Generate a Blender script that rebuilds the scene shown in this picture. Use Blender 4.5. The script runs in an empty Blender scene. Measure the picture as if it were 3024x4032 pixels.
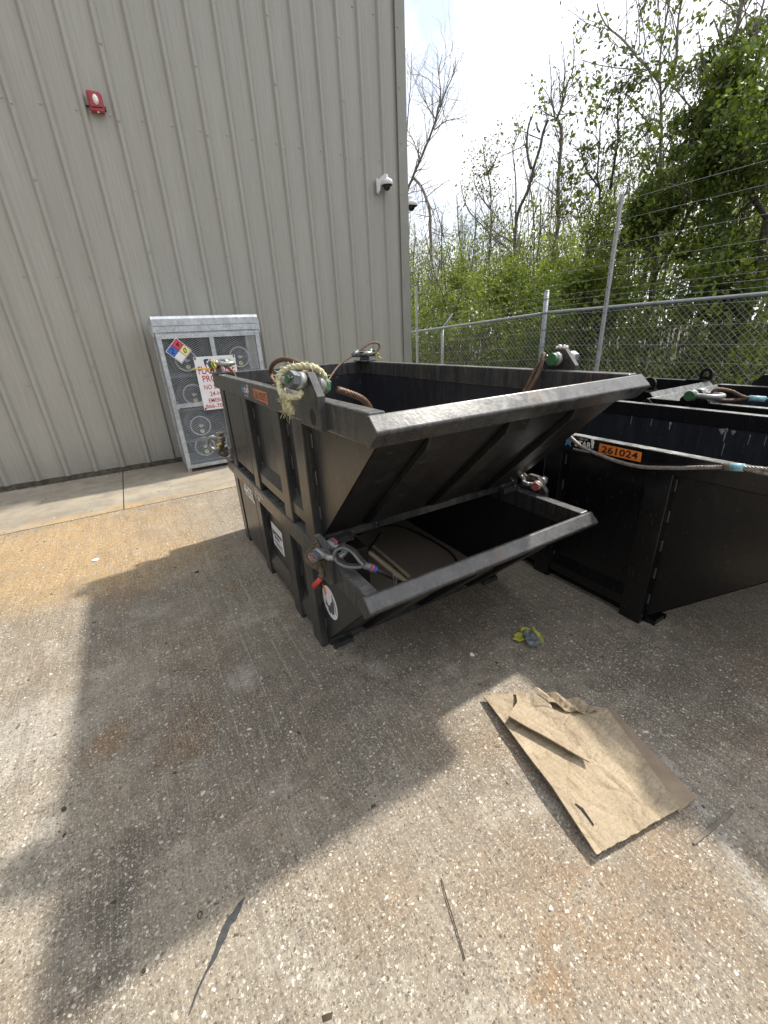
import bpy, bmesh, math, random
import numpy as np
from mathutils import Vector, Matrix
rad = math.radians
scene = bpy.context.scene
COL = scene.collection

# ------------------------------------------------------------------ camera
H_CAM = 1.506
def cam_axes():
    p, r, wa = rad(23.05), rad(-3.056), rad(60.4)
    cp, sp, cr, sr = math.cos(p), math.sin(p), math.cos(r), math.sin(r)
    R = np.array([[1, 0, 0], [0, -sp, -cp], [0, cp, -sp]])
    Z = np.array([[cr, -sr, 0], [sr, cr, 0], [0, 0, 1]])
    M = np.array([[math.sin(wa), math.cos(wa), 0], [-math.cos(wa), math.sin(wa), 0], [0, 0, 1]])
    return Z @ R @ M.T
RC = cam_axes()
cam_d = bpy.data.cameras.new('camera')
cam_d.sensor_width = 36; cam_d.lens = 36 * 1631 / 4032
cam_d.clip_start = 0.05; cam_d.clip_end = 500
cam = bpy.data.objects.new('camera', cam_d); COL.objects.link(cam)
mw = Matrix.Identity(4)
for i in range(3):
    mw[i][0] = RC[0][i]; mw[i][1] = -RC[1][i]; mw[i][2] = -RC[2][i]
mw[2][3] = H_CAM
cam.matrix_world = mw
scene.camera = cam

# ------------------------------------------------------------------ world, sun, exposure
SUN = Vector((1.13, 0.145, 1.32)).normalized()
world = bpy.data.worlds.new('World'); scene.world = world
world.use_nodes = True
wn = world.node_tree; wn.nodes.clear()
def wnode(t, **k):
    n = wn.nodes.new(t)
    for a, b in k.items(): setattr(n, a, b)
    return n
sky = wnode('ShaderNodeTexSky', sky_type='NISHITA')
sky.sun_disc = False
sky.sun_elevation = math.asin(SUN.z); sky.sun_rotation = math.atan2(SUN.x, SUN.y)
sky.dust_density = 1.5
tc = wnode('ShaderNodeTexCoord')
cl = wnode('ShaderNodeTexNoise'); cl.inputs['Scale'].default_value = 2.6; cl.inputs['Detail'].default_value = 9; cl.inputs['Roughness'].default_value = 0.55
wn.links.new(tc.outputs['Generated'], cl.inputs['Vector'])
cr_ = wnode('ShaderNodeValToRGB'); cr_.color_ramp.elements[0].position = 0.34; cr_.color_ramp.elements[0].color = (.3, .3, .3, 1); cr_.color_ramp.elements[1].position = 0.48
wn.links.new(cl.outputs['Fac'], cr_.inputs['Fac'])
# clouds glow brighter round the sun
dot = wnode('ShaderNodeVectorMath', operation='DOT_PRODUCT'); dot.inputs[1].default_value = SUN
wn.links.new(tc.outputs['Generated'], dot.inputs[0])
mr = wnode('ShaderNodeMapRange'); mr.inputs['From Min'].default_value = -0.4; mr.inputs['From Max'].default_value = 1.0
mr.inputs['To Min'].default_value = 0.38; mr.inputs['To Max'].default_value = 1.72
wn.links.new(dot.outputs['Value'], mr.inputs['Value'])
bg1 = wnode('ShaderNodeBackground'); bg1.inputs['Strength'].default_value = 0.15
wn.links.new(sky.outputs['Color'], bg1.inputs['Color'])
bg2 = wnode('ShaderNodeBackground'); bg2.inputs['Color'].default_value = (0.95, 0.97, 1.0, 1)
wn.links.new(mr.outputs['Result'], bg2.inputs['Strength'])
mx = wnode('ShaderNodeMixShader')
wn.links.new(cr_.outputs['Color'], mx.inputs[0]); wn.links.new(bg1.outputs[0], mx.inputs[1]); wn.links.new(bg2.outputs[0], mx.inputs[2])
wo = wnode('ShaderNodeOutputWorld'); wn.links.new(mx.outputs[0], wo.inputs['Surface'])

sd = bpy.data.lights.new('sun', 'SUN'); sd.energy = 5.0; sd.angle = rad(2.2); sd.color = (1.0, 0.94, 0.84)
sun = bpy.data.objects.new('sun', sd); COL.objects.link(sun)
sun.rotation_euler = SUN.to_track_quat('Z', 'Y').to_euler()
sun.location = SUN * 40

vs = scene.view_settings
vs.view_transform = 'Standard'; vs.look = 'None'; vs.exposure = 0.27; vs.gamma = 1.0; vs.use_curve_mapping = False
scene.cycles.max_bounces = 6; scene.cycles.diffuse_bounces = 3; scene.cycles.transparent_max_bounces = 8
try:
    scene.cycles.use_denoising = True; scene.cycles.denoiser = 'OPENIMAGEDENOISE'; scene.cycles.denoising_input_passes = 'RGB_ALBEDO_NORMAL'; scene.cycles.denoising_prefilter = 'NONE'; scene.cycles.use_adaptive_sampling = False; scene.cycles.sample_clamp_indirect = 4.0
except Exception: pass

# ------------------------------------------------------------------ materials
class NT:
    def __init__(s, name):
        s.m = bpy.data.materials.new(name); s.m.use_nodes = True
        s.t = s.m.node_tree; s.t.nodes.clear()
        s.out = s.t.nodes.new('ShaderNodeOutputMaterial')
        s.b = s.t.nodes.new('ShaderNodeBsdfPrincipled')
        s.t.links.new(s.b.outputs[0], s.out.inputs[0])
        s.tc = s.t.nodes.new('ShaderNodeTexCoord')
    def new(s, t, **k):
        n = s.t.nodes.new(t)
        for a, b in k.items(): setattr(n, a, b)
        return n
    def lk(s, a, b): s.t.links.new(a, b)
    def setin(s, sock, v):
        if hasattr(v, 'links') or hasattr(v, 'is_output'): s.lk(v, sock)
        else: sock.default_value = v
    def vec(s, scale=(1, 1, 1), out='Object', src=None):
        mp = s.new('ShaderNodeMapping'); mp.inputs['Scale'].default_value = scale
        s.lk(src or s.tc.outputs[out], mp.inputs['Vector']); return mp.outputs[0]
    def noise(s, scale, detail=4, rough=0.55, vec=None, dist=0.0):
        n = s.new('ShaderNodeTexNoise'); n.inputs['Scale'].default_value = scale; n.inputs['Detail'].default_value = detail
        n.inputs['Roughness'].default_value = rough; n.inputs['Distortion'].default_value = dist
        s.lk(vec or s.tc.outputs['Object'], n.inputs['Vector']); return n.outputs['Fac']
    def ramp(s, fac, *stops):
        r = s.new('ShaderNodeValToRGB'); e = r.color_ramp.elements
        while len(e) < len(stops): e.new(0.5)
        for i, (p, c) in enumerate(stops):
            e[i].position = p; e[i].color = (c, c, c, 1) if not hasattr(c, '__len__') else (*c[:3], 1)
        s.lk(fac, r.inputs['Fac']); return r.outputs['Color']
    def mix(s, fac, a, b, mode='MIX'):
        n = s.new('ShaderNodeMix', data_type='RGBA', blend_type=mode)
        s.setin(n.inputs[0], fac)
        for i, v in ((6, a), (7, b)):
            if hasattr(v, 'is_output'): s.lk(v, n.inputs[i])
            else: n.inputs[i].default_value = (*v[:3], 1)
        return n.outputs[2]
    def math(s, op, a, b=0.0, clamp=False):
        n = s.new('ShaderNodeMath', operation=op); n.use_clamp = clamp
        s.setin(n.inputs[0], a); s.setin(n.inputs[1], b); return n.outputs[0]
    def maprange(s, v, a, b, c=0.0, d=1.0):
        n = s.new('ShaderNodeMapRange', interpolation_type='SMOOTHSTEP')
        s.lk(v, n.inputs['Value'])
        for k, x in zip(('From Min', 'From Max', 'To Min', 'To Max'), (a, b, c, d)): n.inputs[k].default_value = x
        return n.outputs['Result']
    def bump(s, h, strength=0.3, dist=0.01):
        n = s.new('ShaderNodeBump'); n.inputs['Strength'].default_value = strength; n.inputs['Distance'].default_value = dist
        s.lk(h, n.inputs['Height']); s.lk(n.outputs[0], s.b.inputs['Normal'])
    def set(s, color=None, rough=None, metal=None, spec=None):
        for k, v in (('Base Color', color), ('Roughness', rough), ('Metallic', metal), ('Specular IOR Level', spec)):
            if v is None: continue
            if hasattr(v, 'is_output'): s.lk(v, s.b.inputs[k])
            else: s.b.inputs[k].default_value = (*v[:3], 1) if k == 'Base Color' else v
        return s.m

def plain(name, col, rough=0.6, metal=0.0, var=0.18, scale=9.0, bump=0.0):
    n = NT(name)
    f = n.noise(scale, 5)
    c = n.mix(n.ramp(f, (0.3, 0.0), (0.7, 1.0)), tuple(x * (1 - var) for x in col), tuple(min(1, x * (1 + var)) for x in col))
    if bump: n.bump(n.noise(scale * 12, 3), bump, 0.004)
    return n.set(c, rough, metal)

def steel_paint(name, paint, dust, rust_amt, dust_amt, rough=0.42, top=0.0, topcol=(0.30, 0.285, 0.265)):
    n = NT(name)
    streak = n.noise(7.0, 6, 0.65, n.vec((3.0, 3.0, 0.45)))
    big = n.noise(2.3, 5, 0.6)
    fine = n.noise(70, 4, 0.7)
    d = n.math('MULTIPLY', n.ramp(streak, (0.30, 0.0), (0.75, 1.0)), n.ramp(big, (0.25, 0.35), (0.7, 1.0)))
    d = n.math('MULTIPLY', d, dust_amt, True)
    c = n.mix(d, paint, dust)
    drip = n.ramp(n.noise(5.0, 5, 0.7, n.vec((17.0, 17.0, 0.9))), (0.54, 0.0), (0.70, 1.0))
    c = n.mix(n.math('MULTIPLY', drip, 0.36 * dust_amt), c, tuple(min(1, x * 1.9) for x in dust))
    c = n.mix(n.math('MULTIPLY', n.ramp(fine, (0.58, 0.0), (0.72, 1.0)), 0.30 * dust_amt), c, tuple(min(1, x * 2.3) for x in dust))
    rmask = n.math('MULTIPLY', n.ramp(n.noise(5.0, 9, 0.72), (0.62 - rust_amt * 0.10, 0.0), (0.72, 1.0)), rust_amt, True)
    rc = n.mix(n.noise(40, 3), (0.10, 0.042, 0.018), (0.19, 0.095, 0.042))
    c = n.mix(rmask, c, rc)
    scr = n.ramp(n.noise(26, 2, 0.5, n.vec((1.0, 6.0, 1.0)), 0.8), (0.68, 0.0), (0.72, 1.0))
    c = n.mix(n.math('MULTIPLY', scr, 0.40 * dust_amt), c, (0.24, 0.235, 0.23))
    if top:   # up-facing faces lightened in uneven patches
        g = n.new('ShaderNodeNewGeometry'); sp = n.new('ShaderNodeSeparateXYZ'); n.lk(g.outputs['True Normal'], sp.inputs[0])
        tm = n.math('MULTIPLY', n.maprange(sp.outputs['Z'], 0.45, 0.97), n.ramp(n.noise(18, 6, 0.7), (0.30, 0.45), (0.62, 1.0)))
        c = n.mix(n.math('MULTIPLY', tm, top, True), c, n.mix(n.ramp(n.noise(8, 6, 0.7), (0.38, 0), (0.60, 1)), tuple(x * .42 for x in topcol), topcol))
    r = n.maprange(d, 0, 1, rough, min(1, rough + 0.22))
    n.bump(n.math('ADD', n.math('ADD', n.noise(14, 3), n.math('MULTIPLY', fine, 0.4)), n.math('MULTIPLY', n.noise(1.6, 2), 3.0)), 0.10, 0.01)
    return n.set(c, r, 0.0, 0.5)

MAT = {}
MAT['bin_grey'] = steel_paint('weathered_black_paint', (0.013, 0.0135, 0.015), (0.080, 0.080, 0.078), 0.32, 0.9, 0.27)
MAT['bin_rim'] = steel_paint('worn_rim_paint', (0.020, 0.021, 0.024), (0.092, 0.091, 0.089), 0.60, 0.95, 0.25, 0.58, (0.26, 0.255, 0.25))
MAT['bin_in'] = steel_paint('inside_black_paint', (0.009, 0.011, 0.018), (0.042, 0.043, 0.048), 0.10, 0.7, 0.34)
MAT['bin_under'] = steel_paint('shaded_underside_paint', (0.006, 0.006, 0.007), (0.026, 0.025, 0.025), 0.16, 0.6, 0.40)  # darker copy of the bin paint; shade under the slope put into colour
MAT['bin_black'] = steel_paint('new_black_paint', (0.004, 0.004, 0.005), (0.017, 0.017, 0.017), 0.04, 0.35, 0.24)
MAT['rim_black'] = steel_paint('pale_top_black_rim_paint', (0.004, 0.004, 0.005), (0.018, 0.018, 0.018), 0.04, 0.4, 0.22, 0.95, (0.46, 0.46, 0.45))
MAT['bin_floor'] = steel_paint('dusty_floor_paint', (0.27, 0.225, 0.18), (0.36, 0.31, 0.25), 0.30, 0.45, 0.75)
MAT['weld'] = plain('weld_bead', (0.10, 0.095, 0.09), 0.4, 0.3)
MAT['hole'] = plain('dark_hole', (0.02, 0.016, 0.013), 0.8)

def galv(name, a, b, rough=0.42, metal=0.55):
    n = NT(name)
    v = n.new('ShaderNodeTexVoronoi'); v.inputs['Scale'].default_value = 55; n.lk(n.tc.outputs['Object'], v.inputs['Vector'])
    f = n.math('ADD', n.math('MULTIPLY', n.noise(9, 6, 0.65), 0.75), n.math('MULTIPLY', n.new('ShaderNodeRGBToBW').outputs[0], 0.0))
    sp = n.new('ShaderNodeRGBToBW'); n.lk(v.outputs['Color'], sp.inputs[0])
    f = n.math('ADD', f, n.math('MULTIPLY', sp.outputs[0], 0.22))
    c = n.mix(n.ramp(f, (0.3, 0.0), (0.72, 1.0)), a, b)
    n.bump(n.noise(60, 3), 0.06, 0.003)
    return n.set(c, rough, metal)
MAT['galv'] = galv('galvanised_steel', (0.36, 0.39, 0.42), (0.66, 0.70, 0.74))
MAT['galv_dark'] = galv('dull_galvanised_steel', (0.10, 0.11, 0.12), (0.20, 0.22, 0.24), 0.5, 0.4)
MAT['cage_dark'] = plain('shade_dark_sheet', (0.035, 0.038, 0.042), 0.7)  # back sheet coloured dark to stand for the cage's dim interior
MAT['shackle'] = galv('galvanised_shackle', (0.20, 0.205, 0.21), (0.42, 0.42, 0.40), 0.42, 0.45)
MAT['green_pin'] = plain('green_pin_paint', (0.032, 0.118, 0.045), 0.5, var=0.35, scale=60)
MAT['red_pin'] = plain('red_pin_paint', (0.32, 0.10, 0.105), 0.55, var=0.45, scale=60)
MAT['wire_rust'] = plain('rusty_wire', (0.115, 0.068, 0.045), 0.55, 0.35, 0.5, 60)
MAT['wire_grey'] = plain('grey_wire', (0.24, 0.22, 0.20), 0.45, 0.5, 0.4, 60)
MAT['wire_dark'] = plain('dark_wire', (0.045, 0.038, 0.032), 0.55, 0.3, 0.4, 60)
MAT['rope_yellow'] = plain('frayed_yellow_rope', (0.56, 0.53, 0.34), 0.9, 0, 0.35, 70, 0.5)
MAT['rope_brown'] = plain('dirty_brown_rope', (0.115, 0.085, 0.055), 0.95, 0, 0.45, 60, 0.5)
MAT['plastic_yellow'] = plain('yellow_tape', (0.60, 0.50, 0.06), 0.6)
MAT['red_rubber'] = plain('red_sleeve', (0.50, 0.06, 0.05), 0.55)
MAT['blue_paint'] = plain('blue_band_paint', (0.03, 0.06, 0.32), 0.5)
MAT['cyan_paint'] = plain('faded_blue_paint', (0.22, 0.42, 0.50), 0.55, var=0.4, scale=80)
MAT['white'] = plain('white_vinyl', (0.78, 0.79, 0.82), 0.45, var=0.05)
MAT['paint_white'] = plain('white_stencil_paint', (0.85, 0.85, 0.80), 0.7, var=0.12, scale=50)
MAT['black'] = plain('black_print', (0.015, 0.015, 0.017), 0.5)
MAT['print_grey'] = plain('grey_print', (0.09, 0.09, 0.11), 0.5)
MAT['red_print'] = plain('red_print', (0.50, 0.035, 0.05), 0.5, var=0.05)
MAT['lime'] = plain('chalky_streak', (0.22, 0.22, 0.22), 0.9, var=0.4, scale=60)
MAT['orange'] = plain('orange_vinyl', (0.78, 0.22, 0.035), 0.5, var=0.08)
MAT['orange_old'] = plain('faded_orange_vinyl', (0.60, 0.20, 0.10), 0.65, var=0.3, scale=50)
MAT['star_blue'] = plain('blue_star_print', (0.10, 0.30, 0.48), 0.5)
MAT['haz_red'] = plain('hazard_red', (0.62, 0.05, 0.10), 0.45, var=0.05)
MAT['haz_blue'] = plain('hazard_blue', (0.04, 0.15, 0.55), 0.45, var=0.05)
MAT['haz_yellow'] = plain('hazard_yellow', (0.78, 0.70, 0.32), 0.45, var=0.05)
MAT['navy'] = plain('navy_print', (0.03, 0.05, 0.12), 0.5)
MAT['alarm_red'] = plain('alarm_red_plastic', (0.34, 0.035, 0.05), 0.35, var=0.08)
MAT['lens'] = plain('clear_strobe_lens', (0.80, 0.78, 0.70), 0.12, 0.2, 0.2, 80)
MAT['cam_white'] = plain('white_camera_housing', (0.74, 0.76, 0.80), 0.4, var=0.04)
MAT['cam_dome'] = plain('smoked_camera_dome', (0.012, 0.012, 0.014), 0.08)
MAT['brass'] = plain('brass_fitting', (0.55, 0.40, 0.10), 0.4, 0.6)
MAT['tank'] = plain('grey_tank_paint', (0.045, 0.048, 0.052), 0.5, 0.1, 0.35)
MAT['wood'] = plain('pale_wood', (0.78, 0.63, 0.42), 0.75, var=0.15, scale=20)
MAT['chunk'] = plain('crumbly_tan_foam', (0.34, 0.26, 0.17), 0.95, var=0.4, scale=60, bump=0.8)
MAT['rag_yellow'] = plain('yellow_green_cloth', (0.36, 0.36, 0.05), 0.85, var=0.45, scale=45)
MAT['rag_grey'] = plain('grey_cloth', (0.13, 0.14, 0.15), 0.85, var=0.7, scale=40)
MAT['stick'] = plain('grey_brown_stick', (0.17, 0.14, 0.115), 0.85, var=0.3, scale=30)
MAT['litter_white'] = plain('white_paper', (0.75, 0.75, 0.74), 0.7)
MAT['litter_dark'] = plain('dark_leaf_bit', (0.05, 0.035, 0.02), 0.8)
MAT['tar'] = plain('dark_tar', (0.045, 0.046, 0.048), 0.75, var=0.4, scale=60)
MAT['fence_pipe'] = galv('galvanised_pipe', (0.26, 0.29, 0.32), (0.44, 0.48, 0.52), 0.4, 0.5)
MAT['fence_wire'] = plain('galvanised_fence_wire', (0.30, 0.31, 0.31), 0.5, 0.45)
MAT['fibre_post'] = plain('pale_grey_post', (0.42, 0.43, 0.45), 0.55, var=0.12)
MAT['screw'] = plain('painted_screw', (0.34, 0.335, 0.305), 0.35, 0.4)
MAT['blue_cap'] = plain('blue_plastic', (0.02, 0.14, 0.26), 0.4)

# building cladding: grey-beige painted metal with faint vertical dirt
n = NT('beige_metal_cladding')
f1 = n.noise(1.4, 6, 0.6, n.vec((2.2, 1.0, 0.22)))
f2 = n.noise(9.0, 5, 0.7, n.vec((6.0, 1.0, 0.25)))
c = n.mix(n.ramp(f1, (0.25, 0.0), (0.75, 1.0)), (0.315, 0.309, 0.277), (0.380, 0.373, 0.340))
c = n.mix(n.math('MULTIPLY', n.ramp(f2, (0.42, 0.0), (0.75, 1.0)), 0.6), c, (0.27, 0.256, 0.222))
sep = n.new('ShaderNodeSeparateXYZ'); n.lk(n.tc.outputs['Object'], sep.inputs[0])
splash = n.math('MULTIPLY', n.maprange(sep.outputs['Z'], 0.55, 0.0), n.ramp(n.noise(6, 6, 0.7), (0.3, 0.2), (0.7, 1.0)))
c = n.mix(n.math('MULTIPLY', splash, 0.45), c, (0.17, 0.15, 0.12))
n.bump(n.noise(3.0, 3, 0.5, n.vec((1, 1, 0.4))), 0.08, 0.02)
MAT['clad'] = n.set(c, 0.42, 0.0, 0.5)
MAT['trim'] = plain('beige_trim', (0.27, 0.265, 0.24), 0.45, var=0.08, scale=3)
MAT['base_rust'] = plain('rusty_base_angle', (0.085, 0.07, 0.055), 0.85, var=0.6, scale=14)
MAT['roof'] = plain('grey_roof_metal', (0.35, 0.35, 0.34), 0.5)

# cardboard
n = NT('brown_cardboard')
corr = n.new('ShaderNodeTexWave'); corr.inputs['Scale'].default_value = 17; corr.inputs['Distortion'].default_value = 9; corr.inputs['Detail'].default_value = 4; corr.inputs['Detail Scale'].default_value = 2.5; corr.bands_direction = 'Y'
n.lk(n.tc.outputs['Object'], corr.inputs['Vector'])
cA = n.mix(n.ramp(n.noise(5, 7, 0.65), (0.28, 0.0), (0.72, 1.0)), (0.30, 0.24, 0.165), (0.435, 0.36, 0.262))
cA = n.mix(n.math('MULTIPLY', n.ramp(n.noise(22, 6, 0.75, n.vec((3, 0.8, 1))), (0.50, 0.0), (0.66, 1.0)), 0.55), cA, (0.19, 0.13, 0.075))
cA = n.mix(n.math('MULTIPLY', n.ramp(corr.outputs['Fac'], (0.0, 1.0), (0.22, 0.0)), 0.30), cA, (0.25, 0.18, 0.11))
cA = n.mix(n.math('MULTIPLY', n.ramp(n.noise(90, 3, 0.6), (0.64, 0.0), (0.70, 1.0)), 0.5), cA, (0.09, 0.055, 0.03))
crk = n.new('ShaderNodeTexVoronoi', feature='DISTANCE_TO_EDGE'); crk.inputs['Scale'].default_value = 7.5
dv = n.new('ShaderNodeVectorMath', operation='ADD'); nz = n.new('ShaderNodeTexNoise'); nz.inputs['Scale'].default_value = 6
n.lk(n.tc.outputs['Object'], nz.inputs['Vector']); n.lk(n.tc.outputs['Object'], dv.inputs[0])
vm = n.new('ShaderNodeVectorMath', operation='SCALE'); vm.inputs['Scale'].default_value = 0.25; n.lk(nz.outputs['Color'], vm.inputs[0]); n.lk(vm.outputs[0], dv.inputs[1])
n.lk(dv.outputs[0], crk.inputs['Vector'])
cm = n.ramp(crk.outputs['Distance'], (0.0, 1.0), (0.018, 0.0))
cA = n.mix(n.math('MULTIPLY', cm, 0.16), cA, (0.14, 0.085, 0.045))
n.bump(n.math('ADD', n.math('MULTIPLY', corr.outputs['Fac'], 0.3), n.math('ADD', n.math('MULTIPLY', n.ramp(crk.outputs['Distance'], (0.0, 0.0), (0.16, 1.0)), 1.4), n.math('MULTIPLY', n.noise(16, 5, .7), 1.2))), 0.55, 0.006)
MAT['card'] = n.set(cA, 0.9, 0.0, 0.2)
MAT['card_brown'] = plain('shaded_brown_cardboard', (0.27, 0.205, 0.145), 0.9, var=0.25, scale=9)  # browner strip, the neighbouring bin's shade put into its colour

# pavement: worn exposed-aggregate concrete
def concrete(name, apron=False):
    n = NT(name)
    P = n.tc.outputs['Object']
    sp = n.new('ShaderNodeSeparateXYZ'); n.lk(P, sp.inputs[0]); X, Y = sp.outputs['X'], sp.outputs['Y']
    big = n.noise(0.9, 7, 0.62); mid = n.noise(4.5, 6, 0.62); fine = n.noise(95, 4, 0.7)
    if apron:
        c = n.mix(n.ramp(big, (0.3, 0), (0.7, 1)), (0.27, 0.238, 0.188), (0.385, 0.35, 0.283))
        ed = n.math('MULTIPLY', n.maprange(n.math('ADD', Y, n.math('MULTIPLY', n.math('SUBTRACT', n.noise(2.4, 7, 0.7), 0.5), 0.7)), 5.02, 4.72), n.maprange(X, 1.3, -0.2))
        c = n.mix(n.math('MULTIPLY', ed, 0.75), c, (0.44, 0.295, 0.125))
        c = n.mix(n.math('MULTIPLY', n.ramp(mid, (0.42, 0), (0.66, 1)), 0.7), c, (0.20, 0.18, 0.155))
        c = n.mix(n.math('MULTIPLY', n.ramp(n.noise(3.2, 6, 0.7, n.vec((0.5, 2.5, 1))), (0.52, 0), (0.68, 1)), 0.5), c, (0.40, 0.27, 0.14))
        c = n.mix(n.math('MULTIPLY', n.ramp(fine, (0.3, 1), (0.5, 0)), 0.3), c, (0.18, 0.16, 0.14))
        n.bump(n.math('ADD', fine, mid), 0.12, 0.004)
        return n.set(c, 0.85, 0, 0.25)
    c = n.mix(n.ramp(big, (0.30, 0), (0.70, 1)), (0.235, 0.198, 0.150), (0.365, 0.322, 0.258))
    c = n.mix(n.ramp(mid, (0.35, 0), (0.72, 0.7)), c, (0.295, 0.252, 0.195))
    # grey-black traffic grime in broad patches
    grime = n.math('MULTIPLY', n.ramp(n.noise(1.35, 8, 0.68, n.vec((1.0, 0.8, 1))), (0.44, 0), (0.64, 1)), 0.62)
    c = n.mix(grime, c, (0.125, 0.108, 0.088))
    brown = n.math('MULTIPLY', n.ramp(n.noise(1.15, 9, 0.74, n.vec((1.25, 0.75, 1))), (0.47, 0), (0.60, 1)), 0.50)
    c = n.mix(brown, c, (0.215, 0.150, 0.088))
    blot = n.math('MULTIPLY', n.ramp(n.noise(3.4, 9, 0.78), (0.50, 0), (0.60, 1)), 0.38)
    c = n.mix(blot, c, (0.115, 0.098, 0.08))
    pale = n.math('MULTIPLY', n.ramp(n.noise(2.6, 9, 0.76), (0.53, 0), (0.66, 1)), 0.6)
    c = n.mix(pale, c, (0.53, 0.49, 0.42))
    # tan rust wash along the apron
    wob = n.math('MULTIPLY', n.math('SUBTRACT', n.noise(1.6, 6, 0.6), 0.5), 1.5)
    yy = n.math('ADD', Y, wob); xx = n.math('ADD', X, wob)
    band = n.math('MULTIPLY', n.maprange(yy, 2.75, 3.35), n.maprange(yy, 4.95, 4.45))
    band = n.math('MULTIPLY', band, n.maprange(xx, 0.75, -0.55))
    band = n.math('MULTIPLY', band, n.ramp(n.noise(2.2, 7, 0.7), (0.28, 0.25), (0.62, 1)))
    c = n.mix(n.math('MULTIPLY', band, 0.92), c, (0.48, 0.295, 0.105))
    # rust spots, dark spots that are partly painted shade, pale spots
    def spot(cx, cy, r, amt, col, c):
        dx = n.math('SUBTRACT', X, cx); dy = n.math('SUBTRACT', Y, cy)
        d = n.math('SQRT', n.math('ADD', n.math('MULTIPLY', dx, dx), n.math('MULTIPLY', dy, dy)))
        d = n.math('ADD', d, n.math('MULTIPLY', n.math('SUBTRACT', n.noise(9, 6, 0.7), 0.5), r * 2.2))
        return n.mix(n.maprange(d, r, r * 0.2, 0, amt), c, col)
    for (cx, cy, r, a) in ((-0.43, 1.68, .13, .85), (-0.14, 1.50, .17, .85), (-0.10, 1.64, .09, .8), (0.555, 0.245, .10, .55), (1.10, 0.75, .22, .4),
                           (1.72, 0.30, .25, .5), (2.1, 0.35, .25, .5), (0.62, .42, .30, .30), (0.75, .22, .22, .40), (1.02, .2, .2, .35), (0.28, .62, .2, .25), (0.95, .8, .18, .4), (0.25, 2.6, .10, .5), (1.5, 1.6, .35, .3), (-0.35, 2.9, .25, .5), (1.25, 1.35, .3, .25)):
        c = spot(cx, cy, r, a, (0.235, 0.130, 0.052), c)
    for (cx, cy, r, a) in ((-0.36, 1.15, .16, .75), (-0.43, 0.98, .15, .85), (-0.42, .85, .10, .6), (-0.15, 1.1, .10, .35), (-0.5, .75, .16, .5), (1.75, .6, .5, .5), (1.3, 1.5, .6, .6), (1.75, 1.0, .6, .6), (1.7, .5, .5, .5), (0.15, 1.55, .75, .6), (0.55, 1.2, .5, .5), (1.0, 1.55, .5, .5), (-.2, 2.6, .5, .35), (2.1, .45, .6, .5)):  # small left spots are grime; broad ones paint in shade round the bins
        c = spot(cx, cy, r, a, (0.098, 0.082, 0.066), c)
    for (cx, cy, r, a) in ((0.12, 1.72, .12, .45), (0.72, 1.42, .07, .5), (1.02, 1.2, .06, .4), (-0.75, 1.9, .35, .4)):
        c = spot(cx, cy, r, a, (0.55, 0.52, 0.47), c)
    sx = n.math('SUBTRACT', n.math('SUBTRACT', X, 1.165), n.math('MULTIPLY', Y, 0.535))
    sx = n.math('ABSOLUTE', n.math('ADD', sx, n.math('MULTIPLY', n.math('SUBTRACT', n.noise(3, 5, 0.7), 0.5), 0.05)))
    stk = n.math('MULTIPLY', n.maprange(sx, 0.035, 0.004), n.maprange(Y, 0.52, 0.36))
    c = n.mix(n.math('MULTIPLY', stk, 0.38), c, (0.40, 0.40, 0.39))
    # aggregate
    dvec = n.new('ShaderNodeVectorMath', operation='ADD')
    nzc = n.new('ShaderNodeTexNoise'); nzc.inputs['Scale'].default_value = 60; n.lk(P, nzc.inputs['Vector'])
    sc = n.new('ShaderNodeVectorMath', operation='SCALE'); sc.inputs['Scale'].default_value = 0.016; n.lk(nzc.outputs['Color'], sc.inputs[0])
    n.lk(P, dvec.inputs[0]); n.lk(sc.outputs[0], dvec.inputs[1])
    dens = n.ramp(n.noise(2.2, 5, 0.65), (0.35, 0.15), (0.62, 1.0))
    hsum = None
    for scale, frac, rr, cols, amt in ((230, 0.72, 0.46, ((0.075, 0.06, 0.048), (0.60, 0.55, 0.46)), 0.9),
                                       (120, 0.48, 0.42, ((0.085, 0.065, 0.05), (0.66, 0.61, 0.51)), 0.88),
                                       (68, 0.17, 0.38, ((0.22, 0.18, 0.13), (0.74, 0.70, 0.61)), 0.8)):
        v = n.new('ShaderNodeTexVoronoi'); v.inputs['Scale'].default_value = scale; n.lk(dvec.outputs[0], v.inputs['Vector'])
        s3 = n.new('ShaderNodeSeparateColor'); n.lk(v.outputs['Color'], s3.inputs[0])
        rsz = n.math('MULTIPLY', s3.outputs[2], rr)
        edge = n.math('SUBTRACT', n.math('ADD', rsz, 0.14), v.outputs['Distance'])
        m = n.maprange(edge, 0.0, 0.06)
        keep = n.math('LESS_THAN', s3.outputs[0], n.math('MULTIPLY', dens, frac))
        m = n.math('MULTIPLY', n.math('MULTIPLY', m, keep), amt)
        sc_ = n.mix(n.ramp(s3.outputs[1], (0.25, 0), (0.8, 1)), cols[0], cols[1])
        c = n.mix(m, c, sc_)
        hsum = m if hsum is None else n.math('ADD', hsum, m)
    c = n.mix(n.math('MULTIPLY', n.ramp(n.noise(38, 6, 0.75), (0.36, 1), (0.52, 0)), 0.5), c, (0.12, 0.10, 0.08))
    c = n.mix(n.math('MULTIPLY', n.ramp(fine, (0.34, 1), (0.48, 0)), 0.75), c, (0.07, 0.058, 0.048))
    c = n.mix(n.math('MULTIPLY', n.ramp(n.noise(120, 4, 0.7), (0.54, 0), (0.66, 1)), 0.55), c, (0.60, 0.56, 0.48))
    # fine parallel broom and drag lines
    drag = n.ramp(n.noise(26, 4, 0.65, n.vec((2.4, 0.10, 1))), (0.50, 0), (0.70, 1))
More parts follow.
